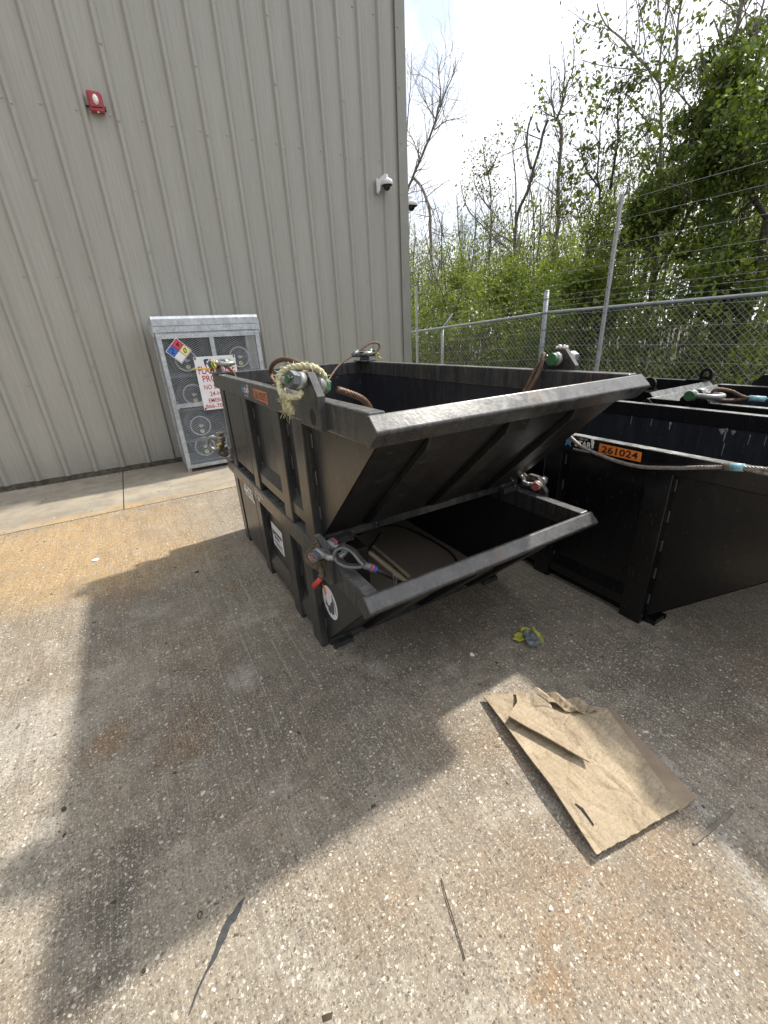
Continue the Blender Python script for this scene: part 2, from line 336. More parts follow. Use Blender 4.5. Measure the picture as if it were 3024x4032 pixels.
    drag2 = n.ramp(n.noise(9, 5, 0.7, n.vec((2.2, 0.09, 1))), (0.48, 0), (0.66, 1))
    drag3 = n.ramp(n.noise(60, 3, 0.6, n.vec((2.2, 0.08, 1))), (0.50, 0), (0.68, 1))
    worn = n.ramp(n.noise(1.1, 4, 0.6), (0.35, 0.35), (0.62, 1.0))
    c = n.mix(n.math('MULTIPLY', n.math('MULTIPLY', drag, worn), 0.48), c, (0.115, 0.095, 0.075))
    c = n.mix(n.math('MULTIPLY', n.math('MULTIPLY', drag2, worn), 0.34), c, (0.13, 0.112, 0.092))
    c = n.mix(n.math('MULTIPLY', n.math('MULTIPLY', drag3, worn), 0.30), c, (0.50, 0.45, 0.37))
    # long scrape marks where bins were dragged out
    for (ax, wv) in ((0.335, .004), (0.43, .006), (0.20, .005), (0.045, .004), (1.62, .005), (1.50, .004)):
        dx = n.math('ABSOLUTE', n.math('SUBTRACT', n.math('ADD', X, n.math('MULTIPLY', n.math('SUBTRACT', n.noise(1.2, 3), 0.5), 0.03)), ax))
        line = n.math('MULTIPLY', n.maprange(dx, wv, wv * .3), n.math('MULTIPLY', n.maprange(Y, 1.2, 1.7), n.maprange(Y, 3.4, 2.7)))
        c = n.mix(n.math('MULTIPLY', line, n.ramp(n.noise(14, 5, 0.7), (0.4, 0), (0.6, .6))), c, (0.46, 0.42, 0.36))
    # grey water-wash streak
    n.bump(n.math('ADD', n.math('MULTIPLY', fine, 0.8), hsum), 0.45, 0.005)
    return n.set(c, 0.82, 0, 0.3)
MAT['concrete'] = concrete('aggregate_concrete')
MAT['apron'] = concrete('smooth_apron_concrete', True)
MAT['soil'] = plain('leaf_littered_soil', (0.04, 0.034, 0.02), 0.95, var=0.5, scale=4, bump=0.6)
MAT['joint'] = plain('dark_joint', (0.05, 0.045, 0.04), 0.9)

def leafmat(name, dark, light, trans=0.35):
    n = NT(name)
    g = n.new('ShaderNodeNewGeometry')
    mid = tuple((a + b) / 2 for a, b in zip(dark, light)); brown = (mid[0] * .75 + .012, mid[1] * .42 + .008, mid[2] * .6)
    c = n.ramp(g.outputs['Random Per Island'], (0.0, dark), (0.30, tuple(a * .7 + b * .3 for a, b in zip(dark, light))), (0.44, brown), (0.50, mid), (0.80, tuple(a * .25 + b * .75 for a, b in zip(dark, light))), (1.0, tuple(b * 1.15 for b in light)))
    n.set(c, 0.45, 0, 0.4)
    tr = n.new('ShaderNodeBsdfTranslucent'); n.lk(n.mix(0.5, c, (0.22, 0.30, 0.03)), tr.inputs[0])
    ms = n.new('ShaderNodeMixShader'); ms.inputs[0].default_value = trans
    n.lk(n.b.outputs[0], ms.inputs[1]); n.lk(tr.outputs[0], ms.inputs[2]); n.lk(ms.outputs[0], n.out.inputs[0])
    return n.m
MAT['leaf_dark'] = leafmat('dark_green_leaves', (0.018, 0.036, 0.008), (0.118, 0.178, 0.032), 0.42)
MAT['leaf_mid'] = leafmat('fresh_green_leaves', (0.046, 0.078, 0.013), (0.21, 0.285, 0.045), 0.48)
MAT['leaf_pale'] = leafmat('spring_green_leaves', (0.09, 0.13, 0.022), (0.33, 0.41, 0.075), 0.5)
MAT['leaf_brown'] = leafmat('olive_vine_leaves', (0.030, 0.034, 0.012), (0.10, 0.115, 0.032))
MAT['bark'] = plain('grey_brown_bark', (0.12, 0.105, 0.09), 0.9, var=0.4, scale=12, bump=0.5)
MAT['bark_dark'] = plain('dark_bark', (0.045, 0.038, 0.030), 0.9, var=0.4, scale=12)
MAT['bark_far'] = plain('grey_far_bark', (0.10, 0.09, 0.08), 0.9, var=0.4, scale=6)
MAT['bark_pale'] = plain('pale_grey_bark', (0.20, 0.18, 0.16), 0.9, var=0.35, scale=12, bump=0.4)

# ------------------------------------------------------------------ mesh builder
class MB:
    def __init__(s): s.v = []; s.f = []; s.mi = []; s.mats = []; s.cur = 0
    def mat(s, m):
        m = MAT[m] if isinstance(m, str) else m
        if m not in s.mats: s.mats.append(m)
        s.cur = s.mats.index(m); return s
    def add(s, V, F):
        b = len(s.v); s.v += [tuple(p) for p in V]
        for f in F: s.f.append(tuple(b + i for i in f)); s.mi.append(s.cur)
    def box(s, x0, x1, y0, y1, z0, z1):
        V = [(x, y, z) for z in (z0, z1) for y in (y0, y1) for x in (x0, x1)]
        s.add(V, [(0, 2, 3, 1), (4, 5, 7, 6), (0, 1, 5, 4), (2, 6, 7, 3), (0, 4, 6, 2), (1, 3, 7, 5)]); return s
    def prism(s, poly, axis, a, b):
        """poly: 2-D points; axis 'x': (y,z) extruded in x; 'y': (x,z); 'z': (x,y)"""
        def P(p, t): return {'x': (t, p[0], p[1]), 'y': (p[0], t, p[1]), 'z': (p[0], p[1], t)}[axis]
        m = len(poly)
        s.add([P(p, a) for p in poly] + [P(p, b) for p in poly],
              [tuple(range(m))[::-1], tuple(range(m, 2 * m))] + [(i, (i + 1) % m, m + (i + 1) % m, m + i) for i in range(m)]); return s
    def tube(s, pts, r, n=8, cap=True, closed=False):
        pts = [Vector(p) for p in pts]; m = len(pts)
        rr = r if hasattr(r, '__len__') else [r] * m
        V = []; up = None
        for i, p in enumerate(pts):
            if closed: t = pts[(i + 1) % m] - pts[i - 1]
            else: t = pts[min(i + 1, m - 1)] - pts[max(i - 1, 0)]
            t = t.normalized() if t.length > 1e-9 else Vector((0, 0, 1))
            if up is None:
                up = Vector((0, 0, 1)) if abs(t.z) < 0.9 else Vector((1, 0, 0))
            u = (up - t * up.dot(t))
            u = u.normalized() if u.length > 1e-6 else t.orthogonal().normalized()
            w = t.cross(u); up = u
            for k in range(n):
                a = 2 * math.pi * k / n
                V.append(p + (u * math.cos(a) + w * math.sin(a)) * rr[i])
        F = []
        for i in range(m if closed else m - 1):
            j = (i + 1) % m
            for k in range(n): F.append((i * n + k, i * n + (k + 1) % n, j * n + (k + 1) % n, j * n + k))
        if cap and not closed:
            F.append(tuple(range(n))[::-1]); F.append(tuple((m - 1) * n + k for k in range(n)))
        s.add(V, F); return s
    def cyl(s, p0, p1, r, n=16, r1=None): return s.tube([p0, p1], [r, r if r1 is None else r1], n)
    def ball(s, c, r, n=12, sq=(1, 1, 1), zmin=-1):
        V = []; F = []; m = n // 2
        for i in range(m + 1):
            th = math.pi * i / m
            for k in range(n):
                a = 2 * math.pi * k / n
                V.append((c[0] + r * sq[0] * math.sin(th) * math.cos(a), c[1] + r * sq[1] * math.sin(th) * math.sin(a), c[2] + r * sq[2] * max(zmin, math.cos(th))))
        for i in range(m):
            for k in range(n): F.append((i * n + k, (i + 1) * n + k, (i + 1) * n + (k + 1) % n, i * n + (k + 1) % n))
        s.add(V, F); return s
    def rope(s, pts, R, pitch=None, strands=6, n=5, sr=None):
        P = smooth(pts, max(R * 0.9, 0.004)); pitch = pitch or R * 7
        up = None; L = 0; fr = []
        for i, p in enumerate(P):
            t = (P[min(i + 1, len(P) - 1)] - P[max(i - 1, 0)]).normalized()
            if up is None: up = t.orthogonal()
            u = (up - t * up.dot(t)).normalized(); up = u
            if i: L += (P[i] - P[i - 1]).length
            fr.append((p, u, t.cross(u), L))
        for k in range(strands):
            q = []
            for p, u, w, l in fr:
                a = 2 * math.pi * (l / pitch + k / strands)
                q.append(p + (u * math.cos(a) + w * math.sin(a)) * R * 0.60)
            s.tube(q, sr or R * 0.42, n)
        return s
    def build(s, name, parent=None, smooth_=False, bevel=0.0, seg=2):
        me = bpy.data.meshes.new(name)
        me.from_pydata(s.v, [], s.f)
        for m in s.mats: me.materials.append(m)
        me.polygons.foreach_set('material_index', s.mi)
        if smooth_: me.polygons.foreach_set('use_smooth', [True] * len(s.f))
        me.update()
        o = bpy.data.objects.new(name, me); COL.objects.link(o)
        if parent: o.parent = parent
        if bevel:
            b = o.modifiers.new('bevel', 'BEVEL'); b.width = bevel; b.segments = seg; b.limit_method = 'ANGLE'; b.angle_limit = rad(35)
        return o

def smooth(pts, step):
    P = [Vector(p) for p in pts]; out = []
    for i in range(len(P) - 1):
        p0 = P[i - 1] if i else P[0] * 2 - P[1]; p1, p2 = P[i], P[i + 1]
        p3 = P[i + 2] if i + 2 < len(P) else P[-1] * 2 - P[-2]
        m = max(2, int((p2 - p1).length / step))
        for k in range(m):
            t = k / m
            out.append(0.5 * ((2 * p1) + (p2 - p0) * t + (2 * p0 - 5 * p1 + 4 * p2 - p3) * t * t + (3 * p1 - p0 - 3 * p2 + p3) * t ** 3))
    out.append(P[-1]); return out

def np_mesh(name, V, F4=None, F3=None, mats=(), parent=None, smooth_=False):
    me = bpy.data.meshes.new(name)
    V = np.asarray(V, np.float32).reshape(-1, 3)
    me.vertices.add(len(V)); me.vertices.foreach_set('co', V.ravel())
    k = 4 if F4 is not None else 3
    F = np.asarray(F4 if F4 is not None else F3, np.int32)
    me.loops.add(F.size); me.loops.foreach_set('vertex_index', F.ravel())
    me.polygons.add(len(F)); me.polygons.foreach_set('loop_start', np.arange(0, F.size, k, dtype=np.int32))
    try: me.polygons.foreach_set('loop_total', np.full(len(F), k, np.int32))
    except Exception: pass
    for m in mats: me.materials.append(MAT[m])
    me.update(calc_edges=True); me.validate()
    if smooth_: me.polygons.foreach_set('use_smooth', [True] * len(F))
    o = bpy.data.objects.new(name, me); COL.objects.link(o)
    if parent: o.parent = parent
    return o
def tag(o, label=None, cat=None, group=None, kind=None):
    if label: o['label'] = label
    if cat: o['category'] = cat
    if group: o['group'] = group
    if kind: o['kind'] = kind
    return o
def empty(name, loc, label, cat, group=None, rot=(0, 0, 0)):
    o = bpy.data.objects.new(name, None); COL.objects.link(o); o.location = loc; o.rotation_euler = rot
    o.empty_display_size = 0.1
    return tag(o, label, cat, group)
def copy_tree(o, parent=None):
    c = o.copy(); COL.objects.link(c); c.parent = parent
    for ch in list(o.children): copy_tree(ch, c)
    return c

def text(name, body, parent, mat, origin, xd, yd, height, width=None, bold=0.0, align='LEFT', depth=0.0006, spacing=1.0):
    cu = bpy.data.curves.new(name, 'FONT'); cu.body = body; cu.size = 1.0; cu.align_x = 'LEFT'; cu.offset = bold; cu.resolution_u = 3
    cu.space_character = spacing
    tmp = bpy.data.objects.new(name + '_tmp', cu); COL.objects.link(tmp)
    bpy.context.view_layer.update()
    me = bpy.data.meshes.new_from_object(tmp.evaluated_get(bpy.context.evaluated_depsgraph_get()))
    bpy.data.objects.remove(tmp); bpy.data.curves.remove(cu)
    co = np.array([v.co[:] for v in me.vertices])
    x0, x1, y0, y1 = co[:, 0].min(), co[:, 0].max(), co[:, 1].min(), co[:, 1].max()
    s = height / (y1 - y0); sx = s if width is None else width / (x1 - x0)
    xd, yd = np.array(xd, float), np.array(yd, float); nd = np.cross(xd, yd)
    sh = {'LEFT': 0, 'CENTER': -(x1 - x0) * sx / 2}[align]
    w = np.array(origin)[None] + ((co[:, 0:1] - x0) * sx + sh) * xd + (co[:, 1:2] - y0) * s * yd + nd * depth
    me.vertices.foreach_set('co', w.astype(np.float32).ravel())
    me.materials.clear(); me.materials.append(MAT[mat]); me.update()
    o = bpy.data.objects.new(name, me); COL.objects.link(o)
    if parent: o.parent = parent
    return o

# ------------------------------------------------------------------ ground
def sheet(name, x0, x1, y0, y1, z, mat, kind='structure', nx=1, ny=1):
    b = MB().mat(mat)
    for i in range(nx):
        for j in range(ny):
            xa, xb = x0 + (x1 - x0) * i / nx, x0 + (x1 - x0) * (i + 1) / nx
            ya, yb = y0 + (y1 - y0) * j / ny, y0 + (y1 - y0) * (j + 1) / ny
            b.add([(xa, ya, z), (xb, ya, z), (xb, yb, z), (xa, yb, z)], [(0, 1, 2, 3)])
    return tag(b.build(name), kind=kind)
sheet('ground', -150, 150, -150, 150, -0.03, 'soil')
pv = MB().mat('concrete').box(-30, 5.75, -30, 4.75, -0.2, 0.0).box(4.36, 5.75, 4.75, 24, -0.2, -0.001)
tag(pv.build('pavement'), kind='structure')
ap = MB().mat('apron')
ap.box(-0.345, 4.36, 4.758, 6.5, -0.2, 0.003).box(-6.45, -0.357, 4.758, 6.5, -0.2, 0.003).box(-30, -6.462, 4.758, 6.5, -0.2, 0.003)
ap.mat('joint').box(-30, 4.36, 4.7505, 4.7575, -0.2, -0.004).box(-0.3565, -0.3455, 4.758, 6.5, -0.2, -0.004)
tag(ap.build('sidewalk'), kind='structure')

# ------------------------------------------------------------------ building
WY = 6.40; XC = 4.333; EAVE = 9.6; PITCH = 0.3048; RIB0 = 2.416
bd = empty('metal_building', (XC - 8, WY + 7, 0), 'beige ribbed metal building filling the upper left behind the bins', 'building')
OB = Vector(bd.location)
def loc(b):  # shift world-built verts into the building's frame
    b.v = [(x - OB.x, y - OB.y, z - OB.z) for x, y, z in b.v]; return b
b = MB().mat('clad')
prof = []
k0 = int((-20 - RIB0) / PITCH)
xk = RIB0 + k0 * PITCH
while xk < XC - 0.2:
    for dx, d in ((-.042, 0), (-.017, .034), (.017, .034), (.042, 0), (.095, 0), (.103, .0016), (.119, .0016), (.127, 0), (.178, 0), (.186, .0016), (.202, .0016), (.210, 0)):
        if xk + dx < XC - 0.02: prof.append((xk + dx, WY - d))
    xk += PITCH
prof.append((XC - 0.01, WY))
zs = [0.07, EAVE]
V = [(x, y, z) for z in zs for x, y in prof]; m = len(prof)
b.add(V, [(i, i + 1, m + i + 1, m + i) for i in range(m - 1)])
# other walls
b.box(XC - 0.06, XC - 0.004, WY + 0.03, WY + 14, 0.07, EAVE).box(-20, XC - 0.01, WY + 13.9, WY + 14, 0.07, EAVE).box(-20, -19.94, WY + 0.03, WY + 13.9, 0.07, EAVE)
clad_b = b
b = MB().mat('trim')
b.prism([(XC - 0.155, WY - 0.038), (XC - 0.148, WY - 0.042), (XC, WY - 0.042), (XC, WY + 0.16), (XC - 0.003, WY + 0.16), (XC - 0.003, WY - 0.039), (XC - 0.155, WY - 0.034)], 'z', 0.05, EAVE)
loc(b).build('corner_trim', bd)
b = MB().mat('base_rust').box(-20, XC - 0.002, WY - 0.012, WY + 0.08, -0.01, 0.066)
loc(b).build('base_angle', bd)
b = MB().mat('roof').box(-20.3, XC + 0.25, WY - 0.30, WY + 14.3, EAVE + 0.002, EAVE + 0.14)
loc(b).build('roof', bd)
# screws
b = clad_b; b.mat('screw')
def screw(x, y, z): b.cyl((x, y, z), (x, y - 0.009, z), 0.0085, 6).cyl((x, y, z), (x, y - 0.004, z), 0.013, 8)
k = -24
while RIB0 + k * PITCH < XC:
    xr = RIB0 + k * PITCH
    if xr > -5:
        for z in (1.172, 2.29, 3.825, 5.35, 6.9):
            if xr - 0.068 < XC - .2: screw(xr - 0.068, WY, z)
        screw(xr - 0.068, WY, 0.113)
        if k % 2 == 0: screw(xr + 0.075, WY, 0.113)
        if k % 3 == 0:
            z = 0.72
            while z < EAVE: screw(xr, WY - 0.034, z); z += 0.612
    k += 1
z = 1.0
while z < EAVE: screw(XC - 0.115, WY - 0.042, z); z += 0.612
loc(b).build('wall_cladding', bd)

# ------------------------------------------------------------------ fire alarm and cameras
al = empty('fire_alarm', (0.41, WY, 3.895), 'red fire alarm strobe with clear lens high on the ribbed metal wall', 'alarm')
b = MB().mat('alarm_red')
b.prism([(-.066, -.085), (-.072, .07), (-.06, .08), (.045, .078), (.066, .06), (.066, -.06), (.055, -.085)], 'y', -0.035, -0.085)
b.prism([(-.055, -.06), (-.058, .06), (.045, .062), (.052, -.05)], 'y', -0.086, -0.10)
b.build('housing', al, bevel=0.006)
b = MB().mat('alarm_red').box(-.06, .06, -.034, .0, -.075, .065); b.build('back_box', al)
b = MB().mat('lens'); b.ball((0.0, -0.10, 0.005), 0.033, 12, (0.85, 0.6, 1.35)); b.build('strobe_lens', al, True)
b = MB().mat('black').tube([(-.064, -.02, -.03), (-.10, -.02, -.032), (-.118, -.012, -.045), (-.12, -.005, -.075)], 0.009, 8)
b.build('conduit', al)
MB().mat('black').box(.064, .082, -.04, -.01, -.05, -.02).build('bracket', al)
b = MB().mat('lens').cyl((0.0, -0.07, -.0855), (0, -0.07, -.092), 0.012, 10); b.build('test_button', al)

def make_camera(name, label, loc_, rotz):
    r = empty(name, loc_, label, 'camera', 'white dome cameras on the metal building', (0, 0, rotz))
    b = MB().mat('cam_white')   # back plate at y=0, arm to -y
    b.box(-.062, .062, -.02, 0, -.13, .09); b.build('back_plate', r, bevel=0.006)
    b = MB().mat('cam_white')
    b.prism([(-.018, .06), (-.10, .115), (-.15, .135), (-.20, .135), (-.205, .075), (-.13, .06), (-.075, .0), (-.055, -.09), (-.018, -.11)], 'x', -0.034, 0.034)
    b.build('arm', r, bevel=0.008)
    b = MB().mat('cam_white')
    prof = [(0.0, .082), (.045, .082), (.05, .065), (.098, .05), (.104, .03), (.107, -.018), (.103, -.02), (0, -.02)]
    c0 = (0, -.185)
    V = []; n_ = 24
    for rr, z in prof:
        for k in range(n_): V.append((c0[0] + rr * math.cos(2 * math.pi * k / n_), c0[1] + rr * math.sin(2 * math.pi * k / n_), z))
    b.add(V, [(i * n_ + k, (i + 1) * n_ + k, (i + 1) * n_ + (k + 1) % n_, i * n_ + (k + 1) % n_) for i in range(len(prof) - 1) for k in range(n_)])
    b.build('dome_housing', r, True)
    b = MB().mat('black').cyl((0, -.185, -.0205), (0, -.185, -.038), 0.098, 24, 0.075)
    b.mat('cam_dome').ball((0, -.185, -.04), 0.062, 20, (1, 1, 1.0))
    b.build('smoked_dome', r, True)
    return r
make_camera('dome_camera', 'white dome camera on a swan-neck bracket near the metal wall corner', (3.80, WY - 0.03, 3.52), rad(42)).scale = (.78, .78, .82)
make_camera('dome_camera', 'white dome camera round the building corner, partly hidden, against the trees', (XC, 6.60, 3.40), rad(90)).scale = (.80, 1.12, .82)

# ------------------------------------------------------------------ gas cylinder cage
CX0, CX1, CYF, CYB, CHT = 0.39, 1.565, 5.73, 6.33, 1.83
cg = empty('cylinder_cage', ((CX0 + CX1) / 2, (CYF + CYB) / 2, 0), 'galvanised mesh gas cylinder cage standing against the ribbed metal wall', 'cage')
OC = Vector(cg.location)
def cl_(b): b.v = [(x - OC.x, y - OC.y, z - OC.z) for x, y, z in b.v]; return b
T = 0.045
b = MB().mat('galv')
for x in (CX0, CX1 - T):
    for y in (CYF + .004, CYB - T): b.box(x, x + T, y, y + T, 0.0, 1.66)
for y in (CYF + .006, CYB - T + .002):
    b.box(CX0 + T, CX1 - T, y, y + .04, 0.045, 0.085); b.box(CX0 + T, CX1 - T, y, y + .04, 1.61, 1.658)
for x in (CX0 + .002, CX1 - T + .002):
    b.box(x, x + .04, CYF + T + .004, CYB - T, 0.045, 0.085); b.box(x, x + .04, CYF + T + .004, CYB - T, 1.61, 1.656)
cl_(b).build('frame', cg, bevel=0.003)
XM = 0.985
b = MB().mat('galv')
b.box(CX0 + .002, CX0 + .05, CYF - .022, CYF, 0.05, 1.635).box(CX1 - .05, CX1 - .002, CYF - .022, CYF, 0.05, 1.635)
b.box(CX0 + .05, CX1 - .05, CYF - .021, CYF - .001, 0.05, 0.095).box(CX0 + .05, CX1 - .05, CYF - .021, CYF - .001, 1.59, 1.635)
b.box(XM - .025, XM + .025, CYF - .020, CYF - .002, 0.095, 1.59)
b.box(CX0 + .05, XM - .025, CYF - .019, CYF - .003, 0.81, 0.86).box(XM + .025, CX1 - .05, CYF - .019, CYF - .003, 0.81, 0.86)
cl_(b).build('door_frame', cg, bevel=0.003)
def expanded(b, x0, x1, z0, z1, P, pw=0.043, ph=0.022, r=0.0015):
    W, Hh = x1 - x0, z1 - z0; sl = ph / pw
    for sgn in (1, -1):
        c = z0 - (W * sl if sgn > 0 else 0)
        c = math.floor(c / ph) * ph
        while c < z1 + (W * sl if sgn < 0 else 0):
            # z = c + sgn*sl*(x-x0)
            xa, xb = x0, x1
            za, zb = c + sgn * sl * (xa - x0), c + sgn * sl * (xb - x0)
            def clip(zlim):
                return x0 + (zlim - c) / (sgn * sl)
            lo, hi = min(clip(z0), clip(z1)), max(clip(z0), clip(z1))
            xa, xb = max(x0, lo), min(x1, hi)
            if xb - xa > 0.01: b.tube([P(xa, c + sgn * sl * (xa - x0)), P(xb, c + sgn * sl * (xb - x0))], r, 4, False)
            c += ph
for (x0, x1) in ((CX0 + .05, XM - .025), (XM + .025, CX1 - .05)):
    for z0, z1 in ((.095, .81), (.86, 1.59)):
        b = MB().mat('galv'); expanded(b, x0, x1, z0, z1, lambda x, z: (x, CYF - .011, z)); cl_(b).build('door_mesh', cg)
for xx in (CX0 + .02, CX1 - .02):
    b = MB().mat('galv'); expanded(b, CYF + T, CYB - T, .085, 1.61, lambda y, z: (xx, y, z)); cl_(b).build('side_mesh', cg)
b = MB().mat('cage_dark'); b.box(CX0 + .01, CX1 - .01, CYB - .006, CYB - .002, .06, 1.64); cl_(b).build('back_sheet', cg)
# hood
b = MB().mat('galv')
b.prism([(CYF - .012, 1.660), (CYF - .012, 1.725), (CYF - .010, 1.727), (CYF - .010, 1.80), (CYF + .005, 1.825), (CYF + .04, 1.832), (CYB - .02, 1.80), (CYB, 1.66)], 'x', CX0 - .012, CX1 + .012)
b.mat('galv_dark').box(CX0 - .008, CX1 + .008, CYF - .0135, CYF - .0122, 1.724, 1.729)
b.mat('galv')
for x in (CX0 + .03, CX1 - .03):
    for z in (1.685, 1.71): b.cyl((x, CYF - .012, z), (x, CYF - .02, z), 0.008, 8)
cl_(b).build('hood', cg, bevel=0.004)
for x in (CX0 - .02, CX1 + .018):
    b = MB().mat('galv'); b.tube(smooth([(x, CYF + .01, 1.80), (x - .012, CYF + .02, 1.76), (x - .012, CYF + .02, 1.66), (x, CYF + .01, 1.62), (x + .004, CYF + .01, 1.68), (x + .002, CYF + .012, 1.78)], .01), 0.006, 6)
    cl_(b).build('hook', cg)
for z in (0.13, 0.40, 0.79, 1.19):
    b = MB().mat('galv_dark')
    b.box(CX0 + .05, CX1 - .05, CYF + .05, CYF + .09, z - .03, z).box(CX0 + .05, CX1 - .05, CYB - .12, CYB - .08, z - .03, z).box(CX0 + .05, CX1 - .05, CYF + .05, CYB - .05, z - .032, z - .029)
    cl_(b).build('shelf', cg)
b = MB().mat('galv').box(CX0 + .025, CX0 + .07, CYF - .045, CYF - .022, 0.80, 0.845)
b.tube(smooth([(CX0 + .032, CYF - .034, .84), (CX0 + .032, CYF - .034, .875), (CX0 + .047, CYF - .034, .888), (CX0 + .063, CYF - .034, .875), (CX0 + .063, CYF - .034, .84)], .006), 0.005, 6)
b.mat('brass').box(CX0 + .026, CX0 + .069, CYF - .0455, CYF - .046, .802, .806)
cl_(b).build('padlock', cg, bevel=0.002)

def make_cyl():
    r = empty('gas_cylinder', (0, 0, 0), 'x', 'cylinder', 'gas cylinders lying on the cage shelves')
    b = MB().mat('tank'); R = 0.152
    prof = [(0.0, 0.035), (.07, .03), (.12, .045), (.146, .08), (R, .11), (R, .42), (.13, .47), (0, .49)]
    V = []; n_ = 28
    for rr, y in prof:
        for k in range(n_): V.append((rr * math.cos(2 * math.pi * k / n_), y, rr * math.sin(2 * math.pi * k / n_)))
    b.add(V, [(i * n_ + k, i * n_ + (k + 1) % n_, (i + 1) * n_ + (k + 1) % n_, (i + 1) * n_ + k) for i in range(len(prof) - 1) for k in range(n_)])
    b.build('tank_body', r, True)
    b = MB().mat('galv'); b.tube([(.118 * math.cos(a), -.0, .118 * math.sin(a)) for a in [2 * math.pi * k / 32 for k in range(32)]], 0.0085, 8, closed=True)
    for a in (.5, 2.6, 4.2): b.box(.115 * math.cos(a) - .008, .115 * math.cos(a) + .008, 0, .06, .115 * math.sin(a) - .008, .115 * math.sin(a) + .008)
    b.build('collar', r)
    b = MB().mat('galv').cyl((0, .04, 0), (0, -.02, 0), .02, 10).cyl((0, .0, 0), (.04, -.0, .0), .01, 8); b.build('valve', r)
    b = MB().mat('haz_yellow').cyl((.01, .035, -.075), (.01, .012, -.075), .026, 14).mat('black').box(.006, .014, .010, .0118, -.075, -.058); b.build('gauge', r)
    return r
proto = make_cyl()
slots = [(.665, 1.345, 'top left'), (1.30, 1.345, 'top right'), (.665, .945, 'second row left'), (1.30, .945, 'second row right'),
         (.665, .555, 'third row left'), (1.30, .555, 'third row right'), (.665, .285, 'bottom left'), (1.05, .285, 'bottom middle')]
what = ['behind the diamond hazard sign', 'right of the white warning sign', 'second shelf, left of the white sign', 'second shelf behind the bin corner',
        'just below the padlock bar', 'behind the bin post, below the padlock bar', 'on the lowest shelf at the left', 'on the lowest shelf beside the bin rope']
for i, ((x, z, _), w) in enumerate(zip(slots, what)):
    o = proto if i == 0 else copy_tree(proto)
    o.location = (x, CYF + .09, z)
    o['label'] = 'grey gas cylinder lying in the mesh cage, ' + w

# signs on the cage
s = empty('hazard_sign', (0.595, CYF - .028, 1.459), 'diamond hazard sign in red, blue, yellow and white on the cage door', 'sign')
R_ = 0.142
b = MB().mat('white').prism([(0, -R_), (R_, 0), (0, R_), (-R_, 0)], 'y', 0, -.003)
b.build('sign_plate', s)
b = MB().mat('black'); q = R_ * .94
b.prism([(0, -q), (q, 0), (0, q), (-q, 0)], 'y', -.0032, -.0042); b.build('black_border', s)
h = q * .47; g = .004
for nm, mt, cx, cz in (('red_quarter', 'haz_red', 0, q / 2), ('blue_quarter', 'haz_blue', -q / 2, 0), ('yellow_quarter', 'haz_yellow', q / 2, 0), ('white_quarter', 'white', 0, -q / 2)):
    b = MB().mat(mt).prism([(cx, cz - h), (cx + h, cz), (cx, cz + h), (cx - h, cz)], 'y', -.0044, -.0052); b.build(nm, s)
for ch, cx, cz in (('4', 0, q / 2), ('2', -q / 2, 0), ('0', q / 2, 0)):
    text('digit', ch, s, 'black', (cx, -.0054, cz - .03), (1, 0, 0), (0, 0, 1), .06, .034, .02, 'CENTER')
s = empty('warning_sign', (0.976, CYF - .03, 1.066), 'white warning sign with red lettering tied to the cage mesh', 'sign')
b = MB().mat('white').box(-.242, .242, -.003, 0, -.313, .313); b.build('sign_plate', s)
for x in (-.225, .225):
    for z in (-.295, .295): MB().mat('black').box(x - .008, x + .008, -.007, -.0035, z - .012, z + .012).build('zip_tie', s)
yy = -.0035
b = MB().mat('navy').prism([(-.13, .205), (-.135, .27), (-.12, .285), (-.075, .285), (-.082, .262), (-.10, .262), (-.105, .24), (-.088, .235), (-.075, .205), (-.09, .205), (-.1, .225), (-.115, .225), (-.115, .205)], 'y', yy, yy - .0006)
b.build('logo_mark', s)
text('logo_lettering', 'Ferrellgas', s, 'navy', (-.068, yy, .235), (1, 0, 0), (0, 0, 1), .045, .215, .012)
for body, z, hh, w, mt in (('FLAMMABLE', .115, .09, .43, 'red_print'), ('PROPANE', .022, .075, .375, 'red_print'), ('NO SMOKING', -.068, .055, .38, 'red_print'),
                           ('24-HOUR', -.150, .055, .275, 'red_print'), ('EMERGENCY', -.226, .05, .335, 'red_print')):
    text('lettering', body, s, mt, (0, yy, z), (1, 0, 0), (0, 0, 1), hh, w, .012, 'CENTER')
text('lettering', '866-708', s, 'red_print', (-.215, yy, -.295), (1, 0, 0), (0, 0, 1), .05, .235, .012)

